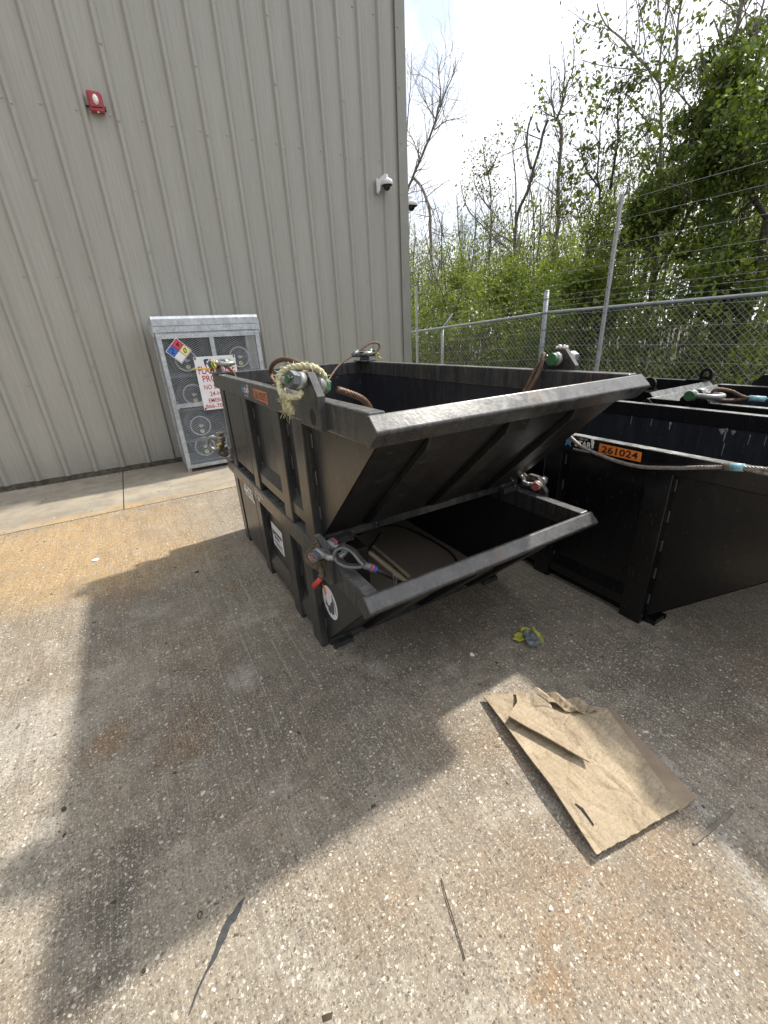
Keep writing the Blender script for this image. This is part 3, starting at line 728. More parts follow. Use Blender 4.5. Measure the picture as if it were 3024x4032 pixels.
# ------------------------------------------------------------------ bins
def make_bin(name, label, x0, y0, z0, W, H, back, front, posts, mats, rot=0.0, lugs=(-.20, ), rail=0.10, group=None, slope_ribs=(.22, .5, .78), wide_first=True, back_lug=True, trap=True):
    """local frame: x 0..W, y 0 at the front post, back>0, rim front at -front, z 0..H"""
    ox, oy = W / 2, back / 2
    if rot: r = empty(name, (x0 + W / 2, y0 - back / 2, z0), label, 'bin', group, (0, 0, rot))
    else: r = empty(name, (x0 + W / 2, y0 + back / 2, z0), label, 'bin', group)
    m_out, m_rim, m_in, m_floor = mats
    def L(b): b.v = [(x - ox, y - oy, z) for x, y, z in b.v]; return b
    D = 0.044; t = 0.005
    zr = H - rail
    sl = (front - 0.05) / (zr - .035)      # slope run per rise
    def ys(z): return -sl * (z - .035)
    # shell: outer and inner skins
    b = MB()
    for xa in (D, W - D - t):
        b.mat(m_out)
        xo, xi = (xa, xa + t) if xa == D else (xa + t, xa)
        poly = [(ys(H - .075), H - .075), (ys(.035), .035), (back - D, .035), (back - D, H - .02)]
        for xx, mt in ((xo, m_out), (xi, m_in)):
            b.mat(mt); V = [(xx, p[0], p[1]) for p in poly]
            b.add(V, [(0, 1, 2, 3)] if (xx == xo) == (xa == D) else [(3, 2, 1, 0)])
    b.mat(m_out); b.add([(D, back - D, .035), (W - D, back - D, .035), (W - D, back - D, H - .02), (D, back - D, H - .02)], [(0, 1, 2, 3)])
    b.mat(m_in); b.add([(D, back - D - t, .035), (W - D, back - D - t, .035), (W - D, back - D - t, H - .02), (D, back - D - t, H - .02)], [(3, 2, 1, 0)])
    wall_b = b
    b = MB().mat(m_out)
    b.add([(D, 0, .030), (W - D, 0, .030), (W - D, back - D, .030), (D, back - D, .030)], [(3, 2, 1, 0)])
    b.mat(m_floor); b.add([(D + t, 0, .038), (W - D - t, 0, .038), (W - D - t, back - D - t, .038), (D + t, back - D - t, .038)], [(0, 1, 2, 3)])
    L(b).build('floor_plate', r)
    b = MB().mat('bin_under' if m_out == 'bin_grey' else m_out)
    zt = H - .05
    b.add([(D + .001, ys(.035) - .004, .033), (W - D - .001, ys(.035) - .004, .033), (W - D - .001, ys(zt) - .004, zt), (D + .001, ys(zt) - .004, zt)], [(0, 1, 2, 3)])
    b.mat(m_floor); b.add([(D + t, ys(.035) + .004, .037), (W - D - t, ys(.035) + .004, .037), (W - D - t, ys(zt) + .004, zt), (D + t, ys(zt) + .004, zt)], [(3, 2, 1, 0)])
    L(b).build('sloped_front', r)
    for fx in slope_ribs:
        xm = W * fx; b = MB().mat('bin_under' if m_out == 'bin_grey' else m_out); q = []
        z1, z2 = .05, zr + .018; nn = Vector((-1, -sl)).normalized() # outward (y,z)
        dv = .032
        nv = (-(1 / math.hypot(1, sl)) * dv, -(sl / math.hypot(1, sl)) * dv)
        poly = [(ys(z1) - .005, z1), (ys(z2) - .005, z2), (ys(z2 - .05) + nv[0], z2 - .05 + nv[1]), (ys(z1 + .05) + nv[0], z1 + .05 + nv[1])]
        b.prism(poly, 'x', xm - .05, xm + .05); L(b).build('slope_rib', r, bevel=.004)
    # rim rails
    RW = 0.056
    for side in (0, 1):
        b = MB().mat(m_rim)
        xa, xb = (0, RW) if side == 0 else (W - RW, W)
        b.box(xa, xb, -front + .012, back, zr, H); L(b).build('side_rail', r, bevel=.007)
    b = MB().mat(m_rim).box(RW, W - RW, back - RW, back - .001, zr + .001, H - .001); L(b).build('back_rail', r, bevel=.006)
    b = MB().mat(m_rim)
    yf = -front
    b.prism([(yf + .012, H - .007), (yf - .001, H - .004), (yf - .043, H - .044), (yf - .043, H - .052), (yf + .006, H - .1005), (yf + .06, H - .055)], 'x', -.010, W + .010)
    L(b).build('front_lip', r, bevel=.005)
    # posts
    for side in (0, 1):
        for i, py in enumerate(posts):
            b = MB().mat(m_out)
            xa, xb = (.003, D + .002) if side == 0 else (W - D - .002, W - .003)
            pw = .115
            b.box(xa, xb, py, py + pw, 0, zr + .004)
            L(b).build('post', r, bevel=.004)
        if trap:
            for i in range(len(posts) - 1):
                ya, yb_ = posts[i] + .115, posts[i + 1]
                if yb_ - ya < .1: continue
                b = MB().mat(m_out)
                xo, xi = (.012, D - .001) if side == 0 else (W - .012, W - D + .001)
                poly = [(xi, .17), (xo, .115), (xo, .06), (xi, .05)]
                b.prism(poly, 'y', ya, yb_); L(b).build('skirt', r)
        if wide_first and len(posts) > 3:
            b = MB().mat(m_out)
            xa, xb = (.0015, D) if side == 0 else (W - D, W - .0015)
            b.box(xa, xb, posts[-2] + .115, posts[-1] - .07, .07, zr + .002); L(b).build('bay_plate', r, bevel=.004)
    # back posts, skids
    for fx in (.1, .5, .9):
        b = MB().mat(m_out).box(W * fx - .05, W * fx + .05, back - D + .001, back - .003, 0.001, zr); L(b).build('back_post', r)
    b = MB().mat(m_out).box(D + .002, W - D - .002, -.014, .03, .004, .05); L(b).build('front_foot_angle', r, bevel=.003)
    for xa in (.055, W - .165):
        b = MB().mat(m_out).box(xa, xa + .11, -.05, back - .1, 0, .030).box(xa, xa + .006, -.055, -.05, 0.0, .034).box(xa + .104, xa + .11, -.055, -.05, 0.0, .034); L(b).build('skid', r)
    # lugs
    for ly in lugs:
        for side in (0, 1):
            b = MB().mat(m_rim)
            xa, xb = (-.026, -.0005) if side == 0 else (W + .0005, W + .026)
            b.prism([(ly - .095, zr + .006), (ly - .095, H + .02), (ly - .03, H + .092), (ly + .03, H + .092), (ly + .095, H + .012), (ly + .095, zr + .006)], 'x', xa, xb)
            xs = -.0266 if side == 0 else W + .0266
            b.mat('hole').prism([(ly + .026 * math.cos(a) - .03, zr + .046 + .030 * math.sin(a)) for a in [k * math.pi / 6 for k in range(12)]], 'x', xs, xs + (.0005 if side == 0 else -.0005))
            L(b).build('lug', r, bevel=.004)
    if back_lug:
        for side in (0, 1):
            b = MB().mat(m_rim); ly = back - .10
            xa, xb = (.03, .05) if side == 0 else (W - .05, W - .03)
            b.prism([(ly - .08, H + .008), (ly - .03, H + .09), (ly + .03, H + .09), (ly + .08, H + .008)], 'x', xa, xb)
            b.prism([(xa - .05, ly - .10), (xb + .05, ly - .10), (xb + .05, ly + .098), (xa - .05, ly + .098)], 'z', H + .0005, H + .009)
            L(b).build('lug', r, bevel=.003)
    # stitch welds
    b = wall_b; b.mat('weld'); random.seed(len(name) + int(x0 * 100))
    y = -front + .04
    while y < back - .05:
        b.tube([(.004, y, H - .0035), (.003, y + .05, H - .003), (.004, y + .075, H - .0035)], .0035, 5); y += .125 + random.uniform(-.015, .015)
    for py in posts:
        z = .12
        while z < zr - .06:
            b.tube([(D - .004, py - .004, z), (D - .004, py - .004, z + .06)], .004, 5); z += .16
    L(b).build('side_walls', r)
    return r, L

A_MATS = ('bin_grey', 'bin_rim', 'bin_in', 'bin_floor'); B_MATS = ('bin_black', 'rim_black', 'bin_in', 'bin_in')
PA = [0.0, .30, .90, 1.53]
low, Ll = make_bin('waste_bin', 'weathered black steel bin on the concrete, underneath a stacked bin', .543, 1.70, 0, 1.27, .655, 1.82, .58, PA, A_MATS, group='open steel bins', lugs=(-.21,))
upb, Lu = make_bin('waste_bin', 'weathered grey-black steel bin stacked on top of another bin', .543, 1.592, .658, 1.27, .655, 1.82, .592, PA, A_MATS, group='open steel bins', lugs=(-.19,))
rgt, Lr = make_bin('waste_bin', 'glossy black steel bin with a bright orange number sticker at the right edge', 2.055, .90, 0, 1.25, .945, 2.2, .82, [0.0, .60, 1.20, 1.80], B_MATS, group='open steel bins', lugs=(-.45,), slope_ribs=(.3, .7), wide_first=False)
bk1, Lb = make_bin('waste_bin', 'black steel bin behind the glossy bin, green-pinned shackle on its rail', 3.54, 1.20, 0, 1.16, .945, 2.2, .66, [0.0, .60, 1.20, 1.80], B_MATS, rot=math.pi, group='open steel bins', lugs=(-.32,), slope_ribs=(.3, .7), wide_first=False, back_lug=False)
bk2, Lc = make_bin('waste_bin', 'black steel bin with two tall ring lugs beside the chain-link fence', 3.86, 2.62, 0, 1.02, .945, 2.0, .60, [0.0, .60, 1.20], B_MATS, group='open steel bins', lugs=(), slope_ribs=(.3, .7), wide_first=False, back_lug=False)
for xx in (.02, 1.00):
    b = MB().mat('bin_black').box(xx - .09, xx + .09, -.60, -.44, .9455, .957)
    V = []; n_ = 20
    ringo = [( -.62 + .045 + .052 * math.cos(a), 1.03 + .052 * math.sin(a)) for a in [math.pi * k / 10 for k in range(0, 11)]]
    b.prism([(-.575 + .052 * math.cos(math.pi * k / 10), 1.01 + .052 * math.sin(math.pi * k / 10)) for k in range(11)] + [(-.575 - .052, .957), (-.575 - .026, .957)] +
            [(-.575 + .026 * math.cos(math.pi - math.pi * k / 10), 1.01 + .026 * math.sin(math.pi - math.pi * k / 10)) for k in range(11)] + [(-.575 + .026, .957), (-.575 + .052, .957)], 'x', xx - .012, xx + .012)
    b.prism([(-.575 - .026, .957), (-.575 + .026, .957), (-.575 + .026, .985), (-.575 - .026, .985)], 'x', xx - .011, xx + .011)
    Lc(b).build('ring_lug', bk2)

LEFT = ((0, -1, 0), (0, 0, 1))
def decal_text(bin_, L, x, y, z, body, mat, h, w, bold=.02, name='lettering', depth=.0008):
    W2 = {low: (1.27, 1.82), upb: (1.27, 1.82), rgt: (1.25, 2.2)}[bin_]
    return text(name, body, bin_, mat, (x - W2[0] / 2, y - W2[1] / 2, z), *LEFT, h, w, bold, depth=depth)
def star_poly(cy, cz, R, r=.42):
    return [(cy - R * (1 if k % 2 == 0 else r) * math.sin(math.pi * k / 5), cz + R * (1 if k % 2 == 0 else r) * math.cos(math.pi * k / 5)) for k in range(10)]
def logo(bin_, L, y, z, sc, faded):
    b = MB().mat('star_blue').prism(star_poly(y, z + .012 * sc, .034 * sc), 'x', -.0012, -.0004); L(b).build('logo_star', bin_)
    mt = 'paint_white'
    decal_text(bin_, L, -.0008, y - .04 * sc, z - .006 * sc, 'STAR', mt, .034 * sc, .095 * sc, .03)
    decal_text(bin_, L, -.0008, y - .035 * sc, z - .026 * sc, 'INDUSTRIES', 'white', .010 * sc, .10 * sc, .01)
    decal_text(bin_, L, -.0008, y - .065 * sc, z + .035 * sc, 'Made in USA', 'white', .008 * sc, .045 * sc, .0)
    b = MB().mat(mt).prism([(y - .138 * sc, z + .0 * sc), (y - .128 * sc, z + .045 * sc), (y - .136 * sc, z + .055 * sc), (y - .148 * sc, z + .035 * sc), (y - .146 * sc, z)], 'x', -.0011, -.0004); L(b).build('logo_mark', bin_)
# upper bin decals: local y = world - 1.592, local z = world - .658
logo(upb, Lu, .895, .598, .85, True)
b = MB().mat('orange_old').prism([(.662, .632), (.415, .630), (.418, .575), (.43, .568), (.45, .578), (.655, .58)], 'x', -.0014, -.0003); Lu(b).build('number_sticker', upb)
decal_text(upb, Lu, -.0016, .645, .584, '261035', 'bin_grey', .040, .215, .02)
# lower bin stencil, label, oval sticker (local y = world - 1.70)
decal_text(low, Ll, -.0006, 1.30, .492, '4H55L', 'paint_white', .092, .285, .045, 'stencil')
decal_text(low, Ll, -.0008, .955, .600, '26103', 'paint_white', .03, .19, .01, 'stencil')
decal_text(low, Ll, -.0008, .955, .565, '1 8', 'paint_white', .026, .11, .01, 'stencil')
b = MB().mat('white').prism([(.845, .42), (.62, .42), (.632, .245), (.85, .252)], 'x', .0425, .0438); Ll(b).build('paper_label', low)
b = MB().mat('print_grey')
for (ya, yb_, za, zb) in ((.80, .64, .350, .372), (.80, .70, .318, .338), (.82, .66, .292, .298), (.82, .66, .28, .285), (.81, .70, .266, .271), (.69, .65, .266, .270)): b.box(.0418, .0424, yb_, ya, za, zb)
b.prism([(.838, .34), (.81, .33), (.80, .35), (.81, .375), (.835, .37)], 'x', .0418, .0424)
Ll(b).build('label_print', low)
b = MB().mat('white').prism([(-.088 + .088 * math.cos(a), .322 + .088 * math.sin(a)) for a in [2 * math.pi * k / 28 for k in range(28)]], 'x', .0425, .0436); Ll(b).build('round_sticker', low)
b = MB().mat('orange').prism([(-.012, .395), (-.048, .385), (-.06, .36), (-.035, .33), (-.022, .372)], 'x', .0417, .0423)
b.mat('print_grey').prism([(-.035, .325), (-.06, .295), (-.085, .30), (-.098, .325), (-.118, .345), (-.125, .39), (-.14, .35), (-.138, .30), (-.13, .275), (-.108, .262), (-.095, .27), (-.085, .255), (-.062, .258), (-.058, .278), (-.036, .285)], 'x', .0417, .0423)
b.prism([(-.145, .37), (-.155, .34), (-.16, .29), (-.152, .29), (-.148, .33)], 'x', .0417, .0423)
Ll(b).build('sticker_print', low)
# right bin decals (local y = world - .90)
logo(rgt, Lr, .565, .893, 1.05, False)
b = MB().mat('orange').prism([(.378, .928), (.158, .924), (.155, .876), (.380, .877)], 'x', -.0014, -.0003); Lr(b).build('number_sticker', rgt)
decal_text(rgt, Lr, -.0016, .362, .884, '261024', 'black', .036, .19, .02)
b = MB().mat('white').box(-.0011, -.0004, .92, 1.02, .70, .80); Lr(b).build('paper_label', rgt)
# bird-lime streaks on the inside of the glossy bin's far wall
for yy, zz, w, h in ((.62, .83, .02, .05), (.28, .84, .018, .09), (.30, .83, .05, .03), (.24, .83, .03, .025), (.27, .74, .008, .08), (.15, .82, .006, .06), (.07, .82, .005, .05), (.75, .84, .006, .05), (.9, .85, .006, .07)):
    b = MB().mat('lime'); xx = 1.25 - .044 - .0065
    b.prism([(yy - w / 2, zz), (yy - w * .2, zz - h * .4), (yy - .002, zz - h), (yy + .002, zz - h * .9), (yy + w * .3, zz - h * .35), (yy + w / 2, zz + .004), (yy, zz + .01)], 'x', xx - .001, xx)
    Lr(b).build('streak_stain', rgt)

# ------------------------------------------------------------------ shackles, slings, ropes
def make_shackle(label, loc_, pin_mat, rot=(0, 0, 0), s=1.0, bow_len=.105, head=-1, round_head=False, grp='galvanised shackles on the bin lugs'):
    r = empty('shackle', loc_, label, 'shackle', grp, rot); r.scale = (s, s, s)
    b = MB().mat('shackle'); hw = .047
    pts = [(-hw, .0, 0), (-hw, .03, 0), (-hw * 1.05, .055, 0)] + [(hw * 1.15 * math.cos(a), bow_len - .05 + .05 * math.sin(a), 0) for a in [math.pi - math.pi * k / 10 for k in range(11)]] + [(hw * 1.05, .055, 0), (hw, .03, 0), (hw, 0, 0)]
    b.tube(smooth(pts, .008), .0145, 10)
    for sx in (-1, 1):
        P = []
        b.cyl((sx * (hw - .010), 0, 0), (sx * (hw + .012), 0, 0), .032, 20, .029).cyl((sx * (hw - .016), 0, 0), (sx * (hw - .010), 0, 0), .026, 20, .032)
    b.build('bow', r, True)
    b = MB().mat('shackle').cyl((-.078, 0, 0), (.078, 0, 0), .015, 12); b.build('pin', r, True)
    b = MB().mat(pin_mat)
    hx = head * (hw + .0125)
    b.cyl((hx, 0, 0), (hx + head * .022, 0, 0), .031 if not round_head else .029, 6 if not round_head else 18); b.build('pin_head', r, bevel=.002)
    b = MB().mat('galv_dark'); hx = -head * (hw + .0125)
    b.cyl((hx, 0, 0), (hx - head * .030, 0, 0), .030, 6); b.mat(pin_mat).cyl((hx - head * .030, 0, 0), (hx - head * .039, 0, 0), .012, 10); b.mat('shackle').tube([(hx - head * .034, -.024, .006), (hx - head * .035, .024, -.004)], .003, 5)
    b.build('nut', r, bevel=.002)
    return r
def rope_thing(name, label, cat, pts, R, mat, extra=None, group=None, strands=6, pitch=None, n=5, sr=None):
    P0 = Vector(pts[0])
    r = MB().mat(mat); r.rope([Vector(p) - P0 for p in pts], R, pitch, strands, n, sr)
    if extra: extra(r, P0)
    o = r.build(name, None, True); o.location = P0
    return tag(o, label, cat, group)

SG = 'wire rope lifting slings on the bins'
# upper bin, near left lug
make_shackle('large shackle with green pin head on the near lug of the upper bin', (.530, 1.402, 1.370), 'green_pin', (0, rad(14), rad(20)), .97, head=1)
sl1 = rope_thing('wire_sling', 'rusty wire rope looping up behind the yellow-roped shackle', 'sling',
    [(.545, 1.500, 1.385), (.60, 1.62, 1.40), (.665, 1.86, 1.412), (.68, 2.10, 1.424), (.68, 2.30, 1.395), (.68, 2.37, 1.34), (.67, 2.26, 1.30), (.655, 1.95, 1.27), (.66, 1.7, 1.20), (.80, 1.6, 1.05), (1.0, 1.9, .78)], .0125, 'wire_rust', group=SG)
rope_thing('wire_sling', 'rusty wire rope running from the green pin down into the upper bin', 'sling',
    [(.63, 1.40, 1.338), (.68, 1.395, 1.318), (.735, 1.40, 1.288), (.80, 1.46, 1.22), (.9, 1.6, 1.05), (1.1, 1.9, .80)], .0125, 'wire_rust', group=SG)
# yellow rope tied round the nut: a loop over the lug and two frayed ends
b = MB().mat('rope_yellow'); O0 = Vector((.50, 1.42, 1.37))
loop = [(.455, 1.475, 1.360), (.450, 1.485, 1.384), (.468, 1.48, 1.408), (.50, 1.455, 1.421), (.540, 1.425, 1.422), (.572, 1.41, 1.408), (.592, 1.405, 1.380)]
b.rope([Vector(p) - O0 for p in loop], .0105, .05, 3, 6, .0074)
b.rope([Vector(p) - O0 for p in [(.452, 1.478, 1.372), (.440, 1.44, 1.345), (.452, 1.395, 1.333), (.475, 1.37, 1.335), (.49, 1.38, 1.345)]], .0105, .05, 3, 6, .0074)
b.rope([Vector(p) - O0 for p in [(.462, 1.487, 1.362), (.446, 1.45, 1.335), (.446, 1.425, 1.325)]], .0105, .05, 3, 6, .0074)
b.rope([Vector(p) - O0 for p in [(.450, 1.44, 1.335), (.455, 1.455, 1.305), (.458, 1.475, 1.277)]], .0105, .05, 3, 6, .0074)
b.rope([Vector(p) - O0 for p in [(.450, 1.425, 1.332), (.455, 1.415, 1.305), (.462, 1.418, 1.272)]], .0105, .05, 3, 6, .0074)
random.seed(3)
allp = smooth(loop, .004)
for i in range(170):
    p = random.choice(allp) if i < 80 else Vector((.455 + random.uniform(-.006, .008), random.choice((1.415, 1.475)) + random.uniform(-.012, .012), 1.285 + random.uniform(-.02, .045)))
    d = Vector((random.gauss(0, 1), random.gauss(0, 1), random.gauss(0, 1) - (.9 if i >= 80 else 0))).normalized()
    q = p + d * .012; e = q + d * random.uniform(.006, .016) + Vector((0, 0, -.004))
    b.tube([p - O0, q - O0, e - O0], .0011, 3, False)
o = b.build('yellow_rope', None, True); o.location = O0
tag(o, 'frayed pale yellow rope tied round the near shackle of the upper bin', 'rope')

# upper bin far left, far right, near right
make_shackle('shackle tied with yellow twine on the far left corner of the upper bin', (.60, 3.31, 1.378), 'green_pin', (0, 0, rad(-150)), 1.0, head=-1)
b = MB().mat('plastic_yellow'); P0 = Vector((.545, 3.29, 1.37))
b.rope([Vector(p) - P0 for p in [(.555, 3.27, 1.405), (.545, 3.25, 1.38), (.55, 3.24, 1.36), (.535, 3.28, 1.352), (.48, 3.40, 1.350), (.42, 3.48, 1.345)]], .006, .03, 3, 4)
b.rope([Vector(p) - P0 for p in [(.535, 3.26, 1.405), (.53, 3.25, 1.375), (.545, 3.25, 1.35), (.56, 3.26, 1.375), (.545, 3.265, 1.408)]], .006, .03, 3, 4)
o = b.build('yellow_twine', None, True); o.location = P0; tag(o, 'bright yellow twine trailing from the far left shackle', 'twine')
rope_thing('wire_sling', 'thin rusty wire hanging from the far left shackle of the upper bin', 'sling', [(.62, 3.22, 1.385), (.63, 3.2, 1.35), (.655, 3.19, 1.31), (.68, 3.15, 1.2), (.8, 3.0, .9)], .009, 'wire_rust', group=SG)
make_shackle('shackle below the small wire loop on the far right corner of the upper bin', (1.780, 3.31, 1.378), 'green_pin', (0, 0, rad(-215)), 1.05, head=-1)
def ferr(r, P0):
    r.mat('galv_dark').tube([Vector((1.60, 3.19, 1.370)) - P0, Vector((1.665, 3.215, 1.398)) - P0], [.017, .015], 8)
rope_thing('wire_sling', 'thin brown wire with a small loop standing up at the far right corner', 'sling',
    [(1.68, 3.22, 1.402), (1.73, 3.23, 1.425), (1.80, 3.24, 1.453), (1.865, 3.25, 1.452), (1.89, 3.25, 1.425), (1.86, 3.24, 1.39), (1.81, 3.23, 1.372), (1.75, 3.22, 1.385), (1.66, 3.21, 1.392), (1.60, 3.19, 1.370), (1.50, 3.15, 1.335), (1.38, 3.08, 1.275), (1.2, 2.9, 1.15), (1.0, 2.6, .9), (.98, 2.2, .71)], .0085, 'wire_rust', ferr, SG)
b = MB().mat('plastic_yellow'); P0 = Vector((1.86, 3.30, 1.33))
b.rope([Vector(p) - P0 for p in [(1.84, 3.25, 1.40), (1.86, 3.26, 1.375), (1.89, 3.27, 1.36), (1.885, 3.28, 1.345), (1.915, 3.28, 1.325)]], .008, .03, 3, 4)
o = b.build('yellow_twine', None, True); o.location = P0; tag(o, 'short yellow twine end on the far right corner of the upper bin', 'twine')
make_shackle('shackle with round green pin head on the right rail of the upper bin', (1.832, 1.398, 1.362), 'green_pin', (0, 0, 0), 1.0, head=-1, round_head=True)
rope_thing('wire_sling', 'doubled brown wire rope hanging from the right rail shackle into the upper bin', 'sling',
    [(1.78, 1.45, 1.36), (1.765, 1.455, 1.385), (1.752, 1.45, 1.372), (1.735, 1.44, 1.33), (1.70, 1.44, 1.27), (1.66, 1.46, 1.20), (1.60, 1.5, 1.1), (1.45, 1.7, .9), (1.2, 2.0, .71)], .011, 'wire_rust', group=SG)
rope_thing('wire_sling', 'brown wire rope strand beside the doubled rope on the right rail', 'sling',
    [(1.80, 1.47, 1.35), (1.765, 1.48, 1.335), (1.73, 1.475, 1.30), (1.69, 1.475, 1.24), (1.65, 1.49, 1.17), (1.58, 1.53, 1.05), (1.4, 1.75, .85)], .011, 'wire_rust', group=SG)
b = MB().mat('litter_white'); random.seed(8)
for i in range(14): b.ball((random.uniform(-.012, .012), random.uniform(-.03, .03), random.uniform(0, .012)), random.uniform(.004, .009), 6)
o = b.build('white_debris'); o.location = (1.833, 1.402, 1.409); tag(o, 'crumbs of white debris on top of the right lug', 'debris')

# lower bin, near left
make_shackle('shackle with red pin on the near lug of the lower bin', (.527, 1.445, .706), 'red_pin', (0, 0, rad(209)), .84, bow_len=.112, head=-1)
# thimble + sling
b = MB().mat('galv_dark'); O0 = Vector((.585, 1.36, .72))
tp = [(.530, 1.338, .715), (.525, 1.336, .735), (.537, 1.334, .75), (.559, 1.324, .757), (.576, 1.306, .75), (.585, 1.28, .74), (.592, 1.253, .72), (.601, 1.237, .705), (.584, 1.253, .695), (.552, 1.281, .695), (.536, 1.307, .70), (.530, 1.33, .705)]
TP = smooth(tp + [tp[0]], .006)
b.tube([p - O0 for p in TP[:-1]], .0065, 8, closed=True)
b.build('thimble', None, True)
thim = bpy.data.objects['thimble']; thim.location = O0
tag(thim, 'galvanised teardrop thimble through the red-pinned shackle', 'thimble')
def ext(r, P0):
    r.rope([p + Vector((.010, .002, .006)) - P0 for p in TP], .008, .05, 6, 4)
    r.mat('galv_dark').tube([Vector(p) - P0 for p in ((.604, 1.237, .706), (.624, 1.224, .696))], .0145, 10)
    r.mat('red_pin').tube([Vector(p) - P0 for p in ((.624, 1.224, .696), (.633, 1.219, .689))], .0148, 10)
    r.mat('blue_paint').tube([Vector(p) - P0 for p in ((.633, 1.219, .689), (.642, 1.216, .682))], .0145, 10)
    r.mat('wire_grey').tube([Vector((.735 + .016 * math.cos(a) * .4, 1.235 + .016 * math.sin(a) * .3 , .598 + .018 * math.sin(a))) - P0 for a in [k * math.pi / 6 for k in range(12)]], .0025, 5, closed=True)
rope_thing('wire_sling', 'dark wire rope with red and blue ferrule leading into the lower bin', 'sling',
    [(.605, 1.237, .706), (.642, 1.216, .681), (.685, 1.225, .643), (.729, 1.25, .60), (.80, 1.28, .53), (.884, 1.316, .45), (1.0, 1.40, .36)], .0090, 'wire_dark', ext, SG)
# brown rope knot with red end
b = MB().mat('rope_brown'); O0 = Vector((.50, 1.47, .68)); random.seed(2)
pts = [(.545, 1.50, .735), (.52, 1.49, .728), (.50, 1.50, .70), (.478, 1.51, .672), (.478, 1.475, .655), (.492, 1.44, .648), (.505, 1.46, .670), (.49, 1.505, .685), (.468, 1.50, .660), (.480, 1.455, .638), (.500, 1.435, .640), (.495, 1.42, .622), (.490, 1.415, .600)]
b.rope([Vector(p) - O0 for p in pts], .011, .06, 3, 5, .0085)
b.rope([Vector(p) - O0 for p in [(.55, 1.46, .70), (.522, 1.47, .72), (.50, 1.455, .70), (.49, 1.45, .66)]], .011, .06, 3, 5, .0085)
b.mat('red_rubber').tube([Vector(p) - O0 for p in [(.489, 1.414, .600), (.478, 1.435, .572), (.466, 1.455, .546)]], .0115, 10)
o = b.build('brown_rope', None, True); o.location = O0; tag(o, 'dirty brown rope knotted on the lower bin with a red sleeved end', 'rope')
# lower right, lower far left
make_shackle('shackle with dark red pin on the right lug of the lower bin', (1.832, 1.455, .706), 'red_pin', (0, 0, rad(20)), .82, head=-1)
b = MB().mat('wire_grey'); O0 = Vector((1.76, 1.55, .75))
b.rope([Vector(p) - O0 for p in [(1.80, 1.53, .712), (1.79, 1.56, .735), (1.775, 1.585, .752)]], .011).rope([Vector(p) - O0 for p in [(1.835, 1.54, .716), (1.81, 1.57, .745), (1.78, 1.59, .756)]], .011)
b.mat('galv').tube([Vector(p) - O0 for p in ((1.778, 1.587, .752), (1.750, 1.61, .765))], .020, 8)
b.mat('red_pin').tube([Vector(p) - O0 for p in ((1.750, 1.61, .765), (1.735, 1.622, .772))], .0203, 8)
b.mat('blue_paint').tube([Vector(p) - O0 for p in ((1.735, 1.622, .772), (1.715, 1.64, .781))], .020, 8)
b.mat('wire_grey').rope([Vector(p) - O0 for p in [(1.715, 1.64, .781), (1.68, 1.68, .78), (1.66, 1.75, .77), (1.68, 1.9, .75)]], .011)
o = b.build('wire_sling'); o.location = O0; tag(o, 'short wire sling end with red and blue ferrule on the lower right lug', 'sling', SG)
make_shackle('muddy shackle jutting from the far left corner of the lower bin', (.515, 3.40, .80), 'wire_grey', (0, rad(80), rad(70)), 1.0, head=-1)
b = MB().mat('rope_brown'); O0 = Vector((.47, 3.33, .80))
b.rope([Vector(p) - O0 for p in [(.52, 3.36, .80), (.485, 3.33, .765), (.465, 3.30, .74), (.50, 3.28, .72), (.525, 3.31, .735), (.49, 3.34, .76), (.50, 3.36, .80), (.53, 3.36, .83)]], .012, .06, 3)
b.mat('plastic_yellow').tube([Vector(p) - O0 for p in [(.465, 3.34, .797), (.485, 3.33, .805), (.50, 3.33, .810)]], .0095, 8)
o = b.build('brown_rope', None, True); o.location = O0; tag(o, 'brown rope and yellow tape end at the far left of the lower bin', 'rope')

# right bin wire along the rim
def ext2(r, P0):
    r.mat('cyan_paint').tube([Vector(p) - P0 for p in ((2.03, .688, .942), (2.03, .645, .950))], .0165, 10)
    r.mat('rope_brown').tube([Vector(p) - P0 for p in ((2.03, .712, .938), (2.03, .688, .942))], .0167, 10)
    r.mat('wire_grey').rope([Vector(p) - P0 for p in ((2.03, .645, .947), (2.025, .56, .945), (2.03, .40, .95), (2.06, .3, .96))], .0095)
rope_thing('wire_sling', 'grey twisted wire rope sagging along the rim above the orange number', 'sling',
    [(2.06, 1.52, .965), (2.035, 1.453, .943), (2.03, 1.373, .902), (2.03, 1.277, .879), (2.03, 1.153, .862), (2.03, 1.035, .862), (2.03, .899, .888), (2.03, .779, .919), (2.03, .688, .942), (2.03, .632, .951), (2.03, .571, .961), (2.05, .4, .975), (2.09, .25, .965)], .010, 'wire_grey', ext2, SG)
# back bin shackle
make_shackle('shackle with green pin head on the black bin behind, bow pointing right', (3.527, 1.520, 1.000), 'green_pin', (0, 0, rad(180)), 1.25, bow_len=.13, head=1, round_head=True)
def ext3(r, P0):
    r.mat('cyan_paint').tube([Vector(p) - P0 for p in ((3.72, 1.27, .975), (3.76, 1.19, .97))], .020, 10)
    r.mat('wire_rust').rope([Vector(p) - P0 for p in ((3.57, 1.44, 1.0), (3.60, 1.42, .968), (3.66, 1.35, .958), (3.72, 1.27, .975))], .0125)
rope_thing('wire_sling', 'brown wire sling with blue ferrule behind the green-pinned shackle', 'sling',
    [(3.58, 1.45, 1.0), (3.60, 1.43, 1.035), (3.66, 1.36, 1.02), (3.72, 1.27, .975), (3.85, 1.05, .96), (4.0, .8, .93), (4.1, .5, .8)], .0125, 'wire_rust', ext3, SG)
make_shackle('shackle at the right picture edge on the far black bin', (4.70, 1.36, .99), 'shackle', (0, 0, rad(90)), 1.1)
